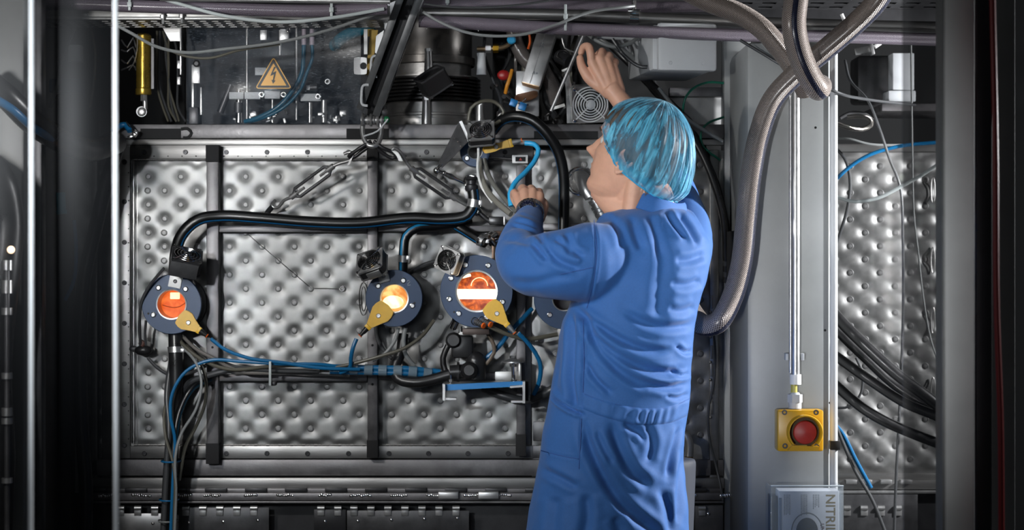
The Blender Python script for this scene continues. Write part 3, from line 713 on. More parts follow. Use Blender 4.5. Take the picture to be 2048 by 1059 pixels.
hose('blue_cable', 'blue cable curving down from the wrapped loom into the black bundle', 'cable', [(700, 736, -.13), (640, 728, -.15), (560, 727, -.155), (480, 722, -.15), (420, 720, -.15), (372, 742, -.15), (345, 785, -.155), (341, 830, -.16), (350, 880, -.155), (346, 960, -.16), (341, 1075, -.165)], 3.4, 'bluec', 10)
hose('blue_cable', 'blue lead of the far left probe running down to the loom', 'cable', [(422, 677, -.142), (450, 698, -.15), (500, 716, -.155), (560, 724, -.16), (640, 735, -.16), (720, 738, -.15)], 3.6, 'bluec', 10)
hose('blue_cable', 'blue lead of the middle probe dropping to the loom', 'cable', [(713, 677, -.167), (706, 695, -.17), (702, 715, -.165), (700, 735, -.15), (680, 745, -.14)], 4.2, 'bluec', 10)
hose('blue_cable', 'blue lead of the largest probe bowing right and back to the black cable', 'cable', [(1038, 667, -.177), (1060, 690, -.16), (1080, 725, -.14), (1079, 760, -.12), (1068, 788, -.10)], 4.4, 'bluec', 10)
hose('blue_cable', 'blue cable passing diagonally behind the largest probe', 'cable', [(1064, 617, -.05), (1040, 642, -.07), (1018, 666, -.09), (995, 695, -.1), (968, 720, -.1)], 4.8, 'bluec', 10)
hose('blue_cable', 'pale blue lead curving from the top probe to the left hand', 'cable', [(1050, 286, -.163), (1068, 288, -.17), (1077, 299, -.18), (1070, 320, -.19), (1050, 345, -.22), (1030, 365, -.25), (1020, 388, -.27), (1022, 412, -.28)], 5, 'bluel', 12)
hose('clear_tube', 'glossy brown clear tube falling from the top fan towards the sleeve', 'tube', [(958, 318, -.13), (962, 350, -.15), (975, 382, -.18), (998, 408, -.22), (1022, 428, -.25)], 6, mat('smoked clear tube', (.30, .29, .25), .12, .35), 12)
hose('clear_tube', 'outer smoked tube beside the glossy one under the top fan', 'tube', [(968, 318, -.12), (975, 345, -.14), (990, 372, -.17), (1012, 400, -.21), (1034, 424, -.25)], 5, mat('smoked tube dull', (.22, .22, .20), .15, .35), 12)
hose('clear_tube', 'white and pink thin tube hanging straight from the top fan', 'tube', [(956, 287, -.21), (957, 310, -.20), (955, 335, -.18), (962, 370, -.17), (985, 405, -.2)], 2.6, 'white', 10)
hose('pneumatic_tube', 'olive tube looping up behind the topmost fan', 'tube', [(937, 240, -.14), (942, 216, -.14), (962, 203, -.14), (990, 204, -.13), (1007, 222, -.13), (1002, 240, -.13), (985, 250, -.14)], 3.6, 'olive', 12)
hose('power_cable', 'black fan cable running along the left rim of the far left port', 'cable', [(328, 536, -.17), (300, 570, -.15), (284, 600, -.14), (279, 640, -.12), (281, 690, -.08)], 3, 'dgrey', 10)
hose('power_cable', 'short black cable from the far left port down to the black connector', 'cable', [(292, 640, -.10), (290, 668, -.09), (292, 690, -.08)], 2.6, 'dgrey', 10)
hose('power_cable', 'black cable from the black connector swinging right into the loom', 'cable', [(296, 715, -.07), (315, 735, -.08), (345, 750, -.09), (390, 742, -.10), (430, 722, -.11), (480, 735, -.13), (560, 742, -.135), (640, 742, -.135)], 3.4, 'dgrey', 10)
hose('power_cable', 'thicker black cable entering the bundle from the loom with a wide bow', 'cable', [(362, 790, -.09), (378, 765, -.10), (410, 752, -.11), (470, 738, -.12), (560, 741, -.12), (700, 748, -.12)], 6, 'dgrey', 10)
hose('signal_cable', 'brownish cable from under the far left port diagonally into the loom', 'cable', [(352, 672, -.10), (378, 700, -.13), (410, 722, -.14), (460, 738, -.145), (540, 732, -.14), (620, 730, -.14), (700, 735, -.14)], 3.6, 'olive', 10)
hose('signal_cable', 'second brownish cable leaving the far left port, above its twin', 'cable', [(362, 668, -.09), (392, 697, -.12), (425, 715, -.13), (480, 742, -.13), (540, 746, -.13)], 3.6, mat('taupe cable', (.14, .13, .12), .4), 10)
hose('power_cable', 'dark cable rising from the loom to the rust coloured fittings of the middle port', 'cable', [(640, 740, -.13), (700, 728, -.15), (760, 712, -.16), (810, 695, -.16), (845, 670, -.15), (868, 640, -.13)], 3.6, 'olive', 10)
hose('power_cable', 'black cable arcing behind the middle port down to the black pipe', 'cable', [(750, 640, -.07), (756, 680, -.07), (775, 708, -.08), (795, 725, -.09)], 4, 'dgrey', 10)
hose('pneumatic_tube', 'grey tube hanging under the middle port, left of the pair', 'tube', [(797, 655, -.13), (790, 680, -.13), (768, 708, -.13), (745, 720, -.13)], 3.6, 'greyc', 10)
hose('pneumatic_tube', 'grey tube hanging under the middle port, right of the pair', 'tube', [(811, 655, -.13), (807, 680, -.13), (812, 710, -.13), (828, 730, -.12)], 4.6, 'greyc', 10)
hose('pneumatic_tube', 'dark grey tube leaving the bottom of the largest port towards the coat', 'tube', [(968, 648, -.17), (985, 655, -.17), (1015, 668, -.16), (1055, 677, -.14), (1115, 668, -.12)], 4.4, 'olive', 10)
hose('pneumatic_tube', 'brown tube bowing right of the two black elbows', 'tube', [(976, 668, -.11), (987, 688, -.12), (988, 705, -.12), (972, 728, -.12)], 4, mat('brown tube', (.10, .075, .055), .4), 10)
hose('power_cable', 'black cable going from behind the largest port fan to the left', 'cable', [(820, 545, -.04), (850, 528, -.06), (880, 520, -.08)], 4, 'dgrey', 10)
hose('power_cable', 'thick black cable passing under the blue bracket to the worker', 'cable', [(965, 775, -.05), (1010, 792, -.06), (1050, 800, -.08), (1085, 788, -.10), (1120, 770, -.11)], 9, 'dgrey', 14)
hose('corrugated_pipe', 'black pipe sweeping under the middle port into the lower black elbow', 'pipe', [(806, 668, -.10), (803, 700, -.11), (790, 735, -.12), (797, 757, -.13), (830, 764, -.14), (870, 757, -.14), (900, 748, -.14)], 11, 'black', 20)
hose('power_cable', 'slim black cable hanging along the latch rail behind the worker', 'cable', [(1424, 640, -.1), (1430, 700, -.06), (1428, 760, -.05), (1417, 820, -.05), (1418, 870, -.05), (1432, 930, -.05), (1442, 975, -.06), (1446, 1000, -.06)], 2.6, 'dgrey', 10)
# wrapped loom: blue cables inside a spiral of clear band
t = thing('cable_loom', 'bundle of blue cables wrapped in clear spiral band between the ports', 'cable loom', P(760, 742, -.13))
for dy, nm in ((-5, 0), (4, 0)):
    MB().tube([P(660, 738 + dy, -.13), P(740, 740 + dy, -.13), P(820, 742 + dy, -.13), P(880, 748 + dy, -.12)], L(5.5), 12).build('blue_core', M_['bluec'], t)
sp = MB(); path = smooth_path([P(700, 736, -.13), P(740, 739, -.13), P(820, 742, -.13), P(885, 750, -.12)], .004)
for i in range(0, len(path) - 6, 9):
    a, b = path[i], path[i + 5]; sp.cyl(a, b, L(11), n=20)
sp.build('spiral_wrap', clear_mat('spiral wrap', '8a9aa0', .55, .25), t)
t = thing('cable_connector', 'black moulded connector with a rusty sleeve left of the black bundle', 'connector', P(287, 700, -.07))
MB().ball(P(287, 700, -.07), L(17), sc=(1.05, .7, .6)).build('plug_body', M_['plastic'], t); MB().ball(P(267, 697, -.06), L(9), sc=(1, .6, .7)).build('plug_cap', M_['dark'], t)
MB().cyl(P(282, 690, -.075), P(288, 682, -.075), L(7), n=12).build('sleeve', mat('rusty sleeve', (.09, .04, .03), .6), t)
# cable ties on the bundle
for i, y in enumerate((921, 998, 1040)):
    o = MB().lathe([(L(19), -.002), (L(19.6), 0), (L(19), .002)], Matrix.Translation(P(343 - (y - 900) * .05, y, -.135)) @ Matrix.Diagonal((1, 1.35, 1, 1)), 28, close=False).build('cable_tie', M_['bluec'] if i < 2 else M_['greyc'])
    tag(o, ['blue cable tie round the black bundle just above the weld strip, topmost', 'blue cable tie round the black bundle level with the weld strip', 'grey cable tie round the black bundle, lowest in view'][i], 'cable tie', 'cable ties on the black bundle')
t = thing('cable_tie', 'pale upright cable tie holding the loom to the lower crossbar', 'cable tie', P(541, 760, -.1))
MB().bx(XP(538, -.17), XP(543, -.17), -.175, -.170, ZP(770, -.17), ZP(722, -.17), .001).build('strap', M_['whitec'], t)
MB().box(P(548, 766, -.15), (.012, .03, .010), bev=.002).build('tie_head', M_['darker'], t)

# ------------------------------------------------------------------ black elbow fittings, blue bracket
t = thing('pipe_elbow', 'upper black elbow fitting below the largest port', 'pipe fitting', P(915, 700, -.10), 'black pipe elbows')
MB().ball(P(907, 680, -.13), L(16)).box(P(925, 692, -.10), (L(42), .07, L(44)), bev=.008).build('elbow_body', M_['plastic'], t)
MB().cyl(P(907, 680, -.13), P(907, 680, -.162), L(14), L(11), 24).build('end_cap', M_['black'], t)
MB().tube([P(896, 690, -.08), P(886, 715, -.08), P(890, 740, -.08), P(903, 755, -.09)], L(6), 14).build('side_pipe', M_['black'], t)
t = thing('pipe_elbow', 'lower black elbow fitting resting on the blue bracket', 'pipe fitting', P(945, 758, -.12), 'black pipe elbows')
MB().cyl(P(951, 722, -.12), P(951, 757, -.12), L(20), n=28).ball(P(951, 722, -.12), L(20)).build('elbow_body', M_['plastic'], t)
MB().cyl(P(900, 744, -.14), P(945, 741, -.14), L(14), n=24).cyl(P(914, 743, -.14), P(919, 743, -.14), L(19), n=24).build('collar', M_['plastic'], t)
MB().ball(P(938, 740, -.16), L(17)).cyl(P(938, 740, -.16), P(938, 740, -.185), L(13), L(10), 24).build('end_cap', M_['black'], t)
t = thing('mounting_block', 'dark flat manifold block right under the largest port', 'block', P(955, 662, -.14))
MB().box(P(952, 662, -.14), (L(52), .04, L(12)), bev=.002).build('block_body', mat('burnt steel', (.05, .035, .03), .5, .4), t)
MB().cyl(P(905, 655, -.14), P(912, 640, -.15), L(8), n=16).cyl(P(925, 663, -.15), P(925, 652, -.15), L(4), n=6).build('fitting', M_['chrome'], t)
for k, (x, y) in enumerate(((950, 642), (964, 640))):
    T = Matrix.Translation(P(x, y, -.172)) @ RX
    t = thing('hose_fitting', ['left', 'right'][k] + ' one of the two ribbed plug fittings on the bottom of the largest port', 'fitting', P(x, y, -.172))
    MB().torus(L(7), .0012, T).build('ring', M_['chrome'], t)
    a, b = P(x, y, -.18), P(x + 16, y + 8, -.195)
    m = MB(); m.tube([a, b], L(5), 14, smooth=False)
    for q in (.3, .5, .7): m.cyl(a.lerp(b, q), a.lerp(b, q + .1), L(6.2), n=14)
    m.build('ribbed_plug', M_['dark'], t)
    MB().cyl(b, b + (b - a) * .14, L(5.8), n=14).build('orange_ring', M_['orange'], t)
t = thing('blue_bracket', 'blue faced steel channel bracket under the black elbows', 'bracket', P(965, 795, -.10))
mb = quadplate(MB(), [(889, 768, -.20), (1047, 761, -.20), (1047, 771, -.20), (889, 780, -.20)], -.01); mb.build('blue_face', M_['bluep'], t)
mb = MB(); mb.box(P(968, 765, -.13), (L(158), .13, .002), rot=Matrix.Rotation(-.0, 4, 'Y')); mb.build('top_plate', M_['satin'], t)
mb = MB()
for a in (([(886, 766, -.20), (891, 766, -.20), (891, 799, -.20), (886, 799, -.20)]), ([(886, 794, -.205), (913, 794, -.205), (913, 798, -.205), (886, 798, -.205)])): quadplate(mb, a, -.03 if a[0][1] == 766 else -.02)
mb.build('left_cheek', M_['satin'], t)
mb = MB(); quadplate(mb, [(1045, 760, -.205), (1050, 760, -.205), (1050, 803, -.205), (1045, 803, -.205)], -.05); quadplate(mb, [(1022, 799, -.205), (1050, 799, -.205), (1050, 803, -.205), (1022, 803, -.205)], -.03)
quadplate(mb, [(1020, 770, -.206), (1047, 768, -.206), (1047, 772, -.206), (1020, 774, -.206)], -.03); mb.build('right_cheek', M_['satin'], t)
MB().bx(XP(1050, -.2), XP(1057, -.2), -.2, -.14, ZP(801, -.2), ZP(762, -.2), .001).build('rubber_pad', M_['felt'], t)
for x, y in ((901, 757), (1028, 757)):
    m = MB(); m.cyl(P(x, y + 9, -.17), P(x, y - 8, -.17), .003, n=10); m.hexa(.007, .006, Matrix.Translation(P(x, y + 6, -.17))); m.build('bolt', M_['chrome'], t)
t = thing('levelling_foot', 'steel disc foot on a threaded rod standing above the blue bracket', 'levelling foot', P(1026, 760, -.12))
MB().cyl(P(1026, 764, -.12), P(1026, 712, -.12), .004, n=10).build('threaded_rod', M_['chrome'], t)
MB().lathe([(.003, .008), (.018, .004), (.027, 0), (.027, -.003), (.003, -.003)], Matrix.Translation(P(1026, 722, -.12)), 32, close=False).build('disc', M_['satin'], t)
for y in (716, 733): MB().hexa(.0085, .007, Matrix.Translation(P(1026, y, -.12))).build('hex_nut', M_['chrome'], t)
MB().bx(XP(1037, -.1), XP(1043, -.1), -.13, -.06, ZP(766, -.1), ZP(722, -.1), .001).bx(XP(990, -.1), XP(1040, -.1), -.06, -.054, ZP(766, -.1), ZP(744, -.1), .001).build('angle_plate', M_['steel'], t)
t = thing('hose_valve', 'cluster of small dark valve fittings between the long hose and the largest port', 'valve', P(972, 480, -.1))
m = MB(); random.seed(3)
for k in range(9):
    c = P(956 + random.uniform(0, 34), 478 + random.uniform(-12, 14), -.12 + random.uniform(-.02, .02)); m.cyl(c, c + V((random.uniform(-1, 1), random.uniform(-1, 0), random.uniform(-1, 1))).normalized() * .016, random.uniform(.004, .007), n=10)
m.build('valve_body', M_['chrome'], t)
m = MB(); m.bx(XP(984, -.1), XP(990, -.1), -.13, -.09, ZP(540, -.1), ZP(468, -.1), .001); m.bx(XP(985, -.1), XP(1010, -.1), -.11, -.07, ZP(476, -.1), ZP(462, -.1), .002); m.build('valve_bracket', mat('brown bracket', (.10, .06, .04), .4, .6), t)
t = thing('clamp_handle', 'black ended lever at the foot of the right turnbuckle', 'lever', P(975, 440, -.08))
MB().tube([P(958, 425, -.09), P(972, 437, -.09), P(984, 445, -.09)], .006, 12).build('lever_arm', M_['darker'], t); MB().box(P(993, 441, -.09), (L(30), .016, L(16)), bev=.003).build('grip', M_['plastic'], t)
MB().box(P(1009, 441, -.09), (L(4), .018, L(17)), bev=.001).build('end_plate', M_['satin'], t)
t = thing('hose_clamp_ring', 'black and steel hose coupling standing above the end of the long black hose', 'coupling', P(946, 378, -.12))
MB().lathe([(L(11), 0), (L(13), .006), (L(13), .014), (L(9), .018), (L(9), .026), (L(13), .03), (L(11), .036)], Matrix.Translation(P(943, 382, -.12)), 24).build('coupling_body', M_['darker'], t)
MB().torus(L(12), .0022, Matrix.Translation(P(940, 362, -.12)) @ Matrix.Rotation(1.2, 4, 'X')).build('coupling_ring', M_['chrome'], t)
t = thing('indicator_tag', 'small pale framed tag with a dark arrow near the pale blue lead', 'tag', P(1040, 318, -.05))
MB().box(P(1040, 318, -.05), (L(31), .004, L(16)), bev=.001).build('tag_frame', M_['white'], t); MB().box(P(1041, 318, -.053), (L(20), .003, L(9))).build('tag_window', M_['felt'], t)
mm = MB(); mm.prism([(-.004, -.003), (.004, -.003), (0, .004)], .001, Matrix.Translation(P(1041, 318, -.055)) @ RX); mm.build('arrow', M_['red'], t)
MB().tube([P(1024, 318, -.05), P(1000, 316, -.04), P(978, 316, -.03)], .0012, 6).build('tag_wire', M_['satin'], t)
t = thing('pipe_elbow', 'polished steel elbow beside the worker chin with a ribbed coupling', 'pipe fitting', P(1165, 360, -.03))
MB().torus(L(27), .0026, Matrix.Translation(P(1160, 362, -.05)) @ RX @ Matrix.Rotation(.2, 4, 'Y')).torus(L(23), .0018, Matrix.Translation(P(1161, 362, -.055)) @ RX).build('flange_ring', M_['chrome'], t)
MB().tube([P(1164, 352, .01), P(1165, 358, -.04), P(1170, 376, -.06), P(1181, 394, -.065)], lambda u: L(18) - L(6) * u, 24).build('elbow_body', M_['satin'], t)
m = MB(); a, b = P(1183, 388, -.065), P(1208, 436, -.065)
for q, r in ((0, 11), (.2, 13), (.34, 11), (.45, 14), (.6, 13), (.75, 14), (.88, 13)): m.cyl(a.lerp(b, q), a.lerp(b, q + .12), L(r), n=20)
m.build('ribbed_coupling', M_['satin'], t)
t = thing('pipe_elbow', 'white steel elbow low down between the coat and the grey column', 'pipe fitting', P(1380, 940, -.06))
MB().tube([P(1355, 862, -.05), P(1372, 870, -.06), P(1379, 890, -.06), P(1378, 912, -.06)], L(8.5), 18).build('elbow_body', M_['satin'], t); MB().cyl(P(1378, 912, -.06), P(1378, 920, -.06), L(8), n=18).build('brass_band', M_['brass'], t)
MB().cyl(P(1378, 920, -.06), P(1378, 970, -.06), L(6), n=14).cyl(P(1378, 942, -.06), P(1378, 948, -.06), L(11), n=6).build('stem', M_['chrome'], t)
# ------------------------------------------------------------------ grey column with what is on it
Yc = -.38
col = thing('machine_column', 'wide light grey painted column with rounded edges right of the worker', 'column', (XP(1560, Yc), Yc, 0))
xl, xr = XP(1492, Yc), XP(1662, Yc)
mb = MB(); mb.bx(xl, xr, Yc, -.02, 0.0, ZP(82, Yc), .018); mb.build('column_body', M_['column'], col)
mb = MB(); mb.cyl((xr + .006, Yc - .004, .0), (xr + .006, Yc - .004, ZP(80, Yc)), .0092, n=20); mb.build('edge_tube', M_['boxg'], col)
MB().bx(xr - .003, xr + .02, Yc - .0155, Yc + .01, ZP(898, Yc), ZP(880, Yc), .001).build('tape_band', M_['felt'], col)
MB().bx(XP(1449, -.05), XP(1462, -.05), -.24, -.10, ZP(575, -.1), ZP(463, -.1), .001).build('black_strip', M_['felt'], col)
for x, y in ((1631, 255), (1650, 660), (1660, 805)): MB().lathe([(.003, 0), (.003, .0008), (.0001, .0008)], Matrix.Translation(P(x, y, Yc)) @ RX, 12).build('screw_hole', M_['felt'], col)
# side plate seam where the column meets the furnace
tag(MB().bx(XP(1447, 0), XP(1500, 0), -.018, .06, ZP(1100), ZP(60), .002).build('column_backplate', M_['column']), 'flat grey plate between the furnace and the grey column', 'plate')
# conduit, gland, emergency stop
t = thing('electrical_conduit', 'bright galvanised conduit running down the column to the yellow box', 'conduit', P(1591, 700, Yc - .03))
Yk = Yc - .022
MB().cyl(P(1591, 180, Yk), P(1591, 748, Yk), L(8.5, Yk), n=24).cyl(P(1581, 190, Yk + .004), P(1581, 745, Yk + .004), L(3.2, Yk), n=12).build('tube', M_['satin'], t)
for x in (1571, 1602): MB().bx(XP(x, Yk), XP(x + 6, Yk), Yk - .004, Yc, ZP(720, Yk), ZP(706, Yk), .001).build('pipe_clip', M_['boxg'], t)
m = MB(); m.cyl(P(1591, 748, Yk), P(1591, 768, Yk), L(11.5, Yk), n=12); m.build('end_collar', M_['white'], t)
MB().cyl(P(1588, 768, Yk), P(1588, 785, Yk), L(6.5, Yk), n=16).build('inner_sleeve', mat('yellow sleeve', (.4, .36, .08), .4), t)
m = MB(); m.hexa(L(15, Yk), L(16, Yk), Matrix.Translation(P(1590, 804, Yk))); m.cyl(P(1590, 790, Yk), P(1590, 784, Yk), L(12, Yk), L(8, Yk), 20); m.cyl(P(1590, 816, Yk), P(1590, 804, Yk), L(13, Yk), n=24); m.build('cable_gland', M_['boxg'], t)
Ye = Yc - .002
t = thing('emergency_stop', 'yellow emergency stop box with a round red button on the grey column', 'emergency stop', P(1598, 898, Yc))
x0, x1, z0, z1 = XP(1549, Ye), XP(1640, Ye), ZP(898, Ye), ZP(816, Ye)
MB().bx(x0, x1, Yc - .055, Yc, z0, z1, .005).build('enclosure', M_['ybox'], t)
cb = P(1608, 863, Yc - .055); Tb = Matrix.Translation(cb) @ RX
Rs = L(35, Ye)
mb = MB(); prof = [(Rs, -.01), (Rs, .024), (Rs - .0015, .027), (Rs - .004, .027), (Rs - .006, .020), (Rs - .007, .001)]
mb.lathe(prof, Tb @ Matrix.Rotation(-.75, 4, 'Z'), 40, arc=PI * 1.48, close=False); mb.build('guard_shroud', M_['ybox'], t)
MB().prism([(-Rs * .95, -Rs * 1.02), (Rs * .8, -Rs * 1.02), (Rs * .8, -Rs * .80), (-Rs * .7, -Rs * .72)], .016, Tb, z0=-.001).build('guard_sill', M_['ybox'], t)
MB().lathe([(.0001, .0008), (Rs - .0055, .0008)], Tb, 32, close=False).build('recess_shade', mat('painted recess shade', (.06, .03, .003), .6), t)  # shade inside the guard, put into the colour of a dark disc
MB().lathe([(L(12), 0), (L(12), .008), (L(21), .011), (L(21.5), .015), (L(20), .0185), (L(12), .0225), (.0001, .024)], Tb, 36).build('push_button', M_['red'], t)
for x, y in ((1569, 824), (1632, 824), (1570, 891), (1633, 892)):
    MB().lathe([(L(5), -.001), (L(5), .002), (L(2.5), .002), (L(2.2), -.001), (.0001, -.001)], Matrix.Translation(P(x, y, Yc - .055)) @ RX, 14).build('corner_screw', M_['dark'], t)
MB().box(P(1604, 893, Yc - .057), (L(18), .002, L(7))).build('yellow_label', mat('pale yellow label', (.6, .5, .1), .5), t)
# ---- glove carton with its clear holder
Yg = Yc - .03
t = thing('glove_box', 'white glove carton printed with gold letters in a clear holder, bottom of the column', 'box', P(1612, 1100, Yg))
carton = mat('white carton', (.46, .50, .56), .5)
gx0, gx1 = XP(1553, Yg), XP(1672, Yg)
MB().bx(gx0, gx1, Yg - .045, Yg + .02, ZP(1180, Yg), ZP(981, Yg - .045), .0015).build('carton', carton, t)
yf = Yg - .0456
pr = MB(); fnt = []
def text_mesh(s, size, M, name, m, parent, ext=.0004):
    cu = bpy.data.curves.new(name, 'FONT'); cu.body = s; cu.size = size; cu.extrude = ext; cu.align_x = 'LEFT'; cu.offset = size * .018
    o = bpy.data.objects.new(name, cu); COL.objects.link(o); dg = bpy.context.evaluated_depsgraph_get(); dg.update()
    me = bpy.data.meshes.new_from_object(o.evaluated_get(dg)); bpy.data.objects.remove(o)
    off = world_loc(parent)
    me.transform(Matrix.Translation(-off) @ M); me.materials.clear(); me.materials.append(m)
    ob = bpy.data.objects.new(name, me); COL.objects.link(ob); ob.parent = parent
    return ob
gold = mat('gold print', (.30, .21, .05), .35, .5); ink = mat('grey print', (.10, .11, .13), .6)
Mr = Matrix.Translation(P(1652, 987, yf)) @ RX @ Matrix.Rotation(-PI / 2, 4, 'Z')
text_mesh('NITRILE', .031, Mr, 'brand_lettering', gold, t, .0008)
text_mesh('INI', .010, Matrix.Translation(P(1642, 1042, yf)) @ RX @ Matrix.Rotation(-PI / 2, 4, 'Z'), 'small_lettering', mat('maroon print', (.12, .01, .03), .5), t) if False else None
text_mesh('UNI', .0125, Matrix.Translation(P(1641, 1046, yf)) @ RX @ Matrix.Rotation(-PI / 2, 4, 'Z'), 'small_lettering', mat('maroon print', (.12, .01, .03), .5), t)
mb = MB(); random.seed(11)
for cx, y0, y1, n in ((1568, 988, 1030, 4), (1602, 988, 1028, 4), (1626, 988, 1016, 4)):
    for k in range(n):
        x = cx + k * 3.6; y = y0
        while y < y1 - random.uniform(0, 6):
            ln = random.uniform(1.5, 4.5); mb.bx(XP(x, yf), XP(x + 1.3, yf), yf - .0002, yf + .0005, ZP(y + ln, yf), ZP(y, yf)); y += ln + .8
mb.build('small_print', ink, t)
mb = MB(); T = Matrix.Translation(P(1614, 1062, yf)) @ RX
mb.lathe([(.0001, .0004), (L(20), .0004)], T @ Matrix.Diagonal((1, 1.25, 1, 1)), 30, close=False); mb.build('dispenser_slot', M_['felt'], t)
mb = MB(); mb.torus(L(28), .0012, T @ Matrix.Diagonal((1, 1.2, 1, 1)), 40, 6); mb.build('slot_ring', ink, t)
mb = MB(); mb.bx(gx0 + .0, gx0 + .006, yf - .0004, yf + .001, ZP(1180, Yg), ZP(990, Yg)); mb.build('printed_edge', mat('blue grey print', (.12, .17, .26), .5), t)
ty = thing('carton_holder', 'clear acrylic holder around the glove carton on the column', 'holder', P(1605, 1110, Yg))
acr = clear_mat('clear acrylic', 'b8c4cc', .16, .06)
hm = MB(); hx0, hx1 = XP(1534, Yg), XP(1678, Yg); zt = ZP(966, Yg)
hm.bx(hx0, hx1, Yg - .064, Yg - .061, ZP(1180, Yg), zt, .001); hm.build('front_sheet', acr, ty)
for x in (hx0, hx1 - .003): MB().bx(x, x + .003, Yg - .061, Yg + .028, ZP(1180, Yg), zt, .001).build('side_sheet', acr, ty)
MB().bx(hx0, hx1, Yg - .066, Yg - .060, zt - .0, zt + .003, .001).build('rim', mat('acrylic rim', (.5, .56, .6), .15), ty)
MB().bx(XP(1538, Yg), XP(1551, Yg), Yg - .03, Yg + .02, ZP(1180, Yg), ZP(988, Yg), .001).build('dark_liner', M_['darker'], ty)

# ------------------------------------------------------------------ light grey junction box
jb = thing('junction_box', 'light grey steel enclosure with rounded lid above the worker head', 'junction box', P(1370, 140, .05))
Rj = Matrix.Rotation(math.radians(9), 4, 'Z')
cj = P(1366, 96, -.20); Tj = Matrix.Translation(cj) @ Rj
mb = MB(); mb.box((0, .135, 0), (L(122), .28, L(86)), Tj, .006); mb.build('case', M_['boxg'], jb)
mb = MB(); mb.box((L(4), -.018, 0), (L(116), .022, L(92)), Tj, .008); mb.build('lid', M_['boxg'], jb)
for x, z in ((-30, -31), (34, -31), (-30, 33)):
    mm = MB(); mm.lathe([(.0045, 0), (.004, .0012), (.0001, .0012)], Tj @ Matrix.Translation((L(x), -.029, L(z))) @ RX, 14); mm.build('lid_screw', M_['boxg'], jb)

# ------------------------------------------------------------------ ribbed vessel behind the beam
vc = P(862, 150, .16); vr = L(97, .1)
vs = thing('ribbed_vessel', 'round dark steel vessel with ribs behind the top beam', 'vessel', vc + V((0, 0, -.12)))
Tv = Matrix.Translation(V((vc.x, vc.y, 0)))
z_ = lambda y: ZP(y, .06)
MB().lathe([(.0001, z_(36)), (vr * .80, z_(38)), (vr * .86, z_(50)), (vr * .86, z_(108)), (vr * .92, z_(110)), (vr * .92, z_(124)), (vr * .90, z_(126))], Tv, 64, close=False).build('dome', mat('vessel shell', (.16, .15, .14), .32, .8, nscale=8, namt=.2, rvar=.08), vs)
MB().lathe([(vr * .84, z_(124)), (vr * .84, z_(148)), (vr * .98, z_(149)), (vr * .98, z_(152))], Tv, 64, close=False).build('neck_band', M_['steel'], vs)
pr_ = []
for k in range(7):
    y = 152 + k * 7; pr_ += [(vr * .94, z_(y)), (vr * 1.04, z_(y + 1.5)), (vr * 1.04, z_(y + 4.5)), (vr * .94, z_(y + 6.5))]
MB().lathe(pr_, Tv, 72, close=False).build('cooling_ribs', mat('black ribs', (.035, .035, .036), .25, .7), vs)
MB().lathe([(vr * .96, z_(202)), (vr * .92, z_(204)), (vr * .92, z_(224)), (vr * 1.0, z_(226)), (vr * 1.0, z_(230)), (vr * .97, z_(231)), (vr * .97, z_(236)), (vr * 1.02, z_(237)), (vr * 1.02, z_(262))], Tv, 64, close=False).build('base_ring', M_['steel'], vs)
for (ax, y0, y1, r, mt) in ((857, 103, 150, 8, 'satin'), (963, 112, 150, 9, 'boxg'), (853, 200, 248, 9, 'satin'), (960, 210, 246, 8, 'satin')):
    yy = vc.y - vr - .004 if ax < 900 else vc.y - vr * .55
    t2 = MB(); t2.cyl(P(ax, y1, yy), P(ax, y0, yy), L(r, yy) * 1.15, L(r, yy) * .9, 20); t2.hexa(L(r, yy) * 1.0, .008, Matrix.Translation(P(ax, y0, yy))); t2.build('clamp_post', M_[mt], vs)
hose('copper_pipe', 'brown metal pipe with hex couplings reaching right from the vessel', 'pipe', [(955, 98, .10), (985, 97, .09), (1005, 95, .09), (1018, 88, .09), (1024, 74, .09)], 5, mat('bronze pipe', (.28, .2, .12), .3, .8), 12)
t = thing('hex_coupling', 'pair of hex couplings on the brown pipe beside the vessel', 'coupling', P(985, 97, .09))
for x, r, m_ in ((975, 9, 'satin'), (990, 9, 'brass')): MB().hexa(L(r), L(11), Matrix.Translation(P(x - 4, 97, .09)) @ Matrix.Rotation(PI / 2, 4, 'Y')).build('hex_nut', M_[m_], t)
tag(MB().lathe([(L(9), 0), (L(9), .008), (L(6), .012), (.0001, .012)], Matrix.Translation(P(1023, 80, .08)) @ RX, 20).build('round_valve', M_['bluel']), 'small round blue knob at the bend of the brown pipe', 'valve')
# braided hoses, labelled sleeve, valve plate
hose('braided_hose', 'braided hose hanging right of the blue cap behind the printed channel', 'hose', [(1026, 62, .12), (1034, 90, .12), (1050, 118, .12), (1075, 140, .12)], 15, 'braid', 20)
hose('braided_hose', 'braided hose emerging below the printed channel, tinted orange', 'hose', [(1072, 105, .08), (1088, 140, .08), (1102, 170, .08), (1112, 205, .1)], 14, 'braid', 20)
t = thing('printed_channel', 'grey aluminium channel with small dark print leaning in front of the braided hose', 'channel', P(1075, 120, .03))
a, b = P(1093, 66, .03), P(1061, 168, .0); d = (b - a).normalized(); sx = V((-.92, 0, -.30)); sx = (sx - d * sx.dot(d)).normalized(); nn = d.cross(sx); nn = nn if nn.y < 0 else -nn
Mch = Matrix((sx, d, nn)).transposed().to_4x4(); Mch.translation = (a + b) / 2
ln = (b - a).length; W = L(36)
mb = MB(); mb.box((0, 0, 0), (W, ln, .003), Mch, .001); mb.box((W / 2, 0, -.014), (.003, ln, .028), Mch, .001); mb.box((-W / 2, 0, -.014), (.003, ln, .028), Mch, .001)
mb.box((W * .04, 0, .0018), (.0015, ln, .002), Mch); mb.build('channel_body', M_['satin'], t)
mb = MB(); mb.box((0, ln / 2, -.012), (W, .004, .026), Mch, .001); mb.build('channel_end', mat('warm cut end', (.6, .42, .25), .35, .6), t)
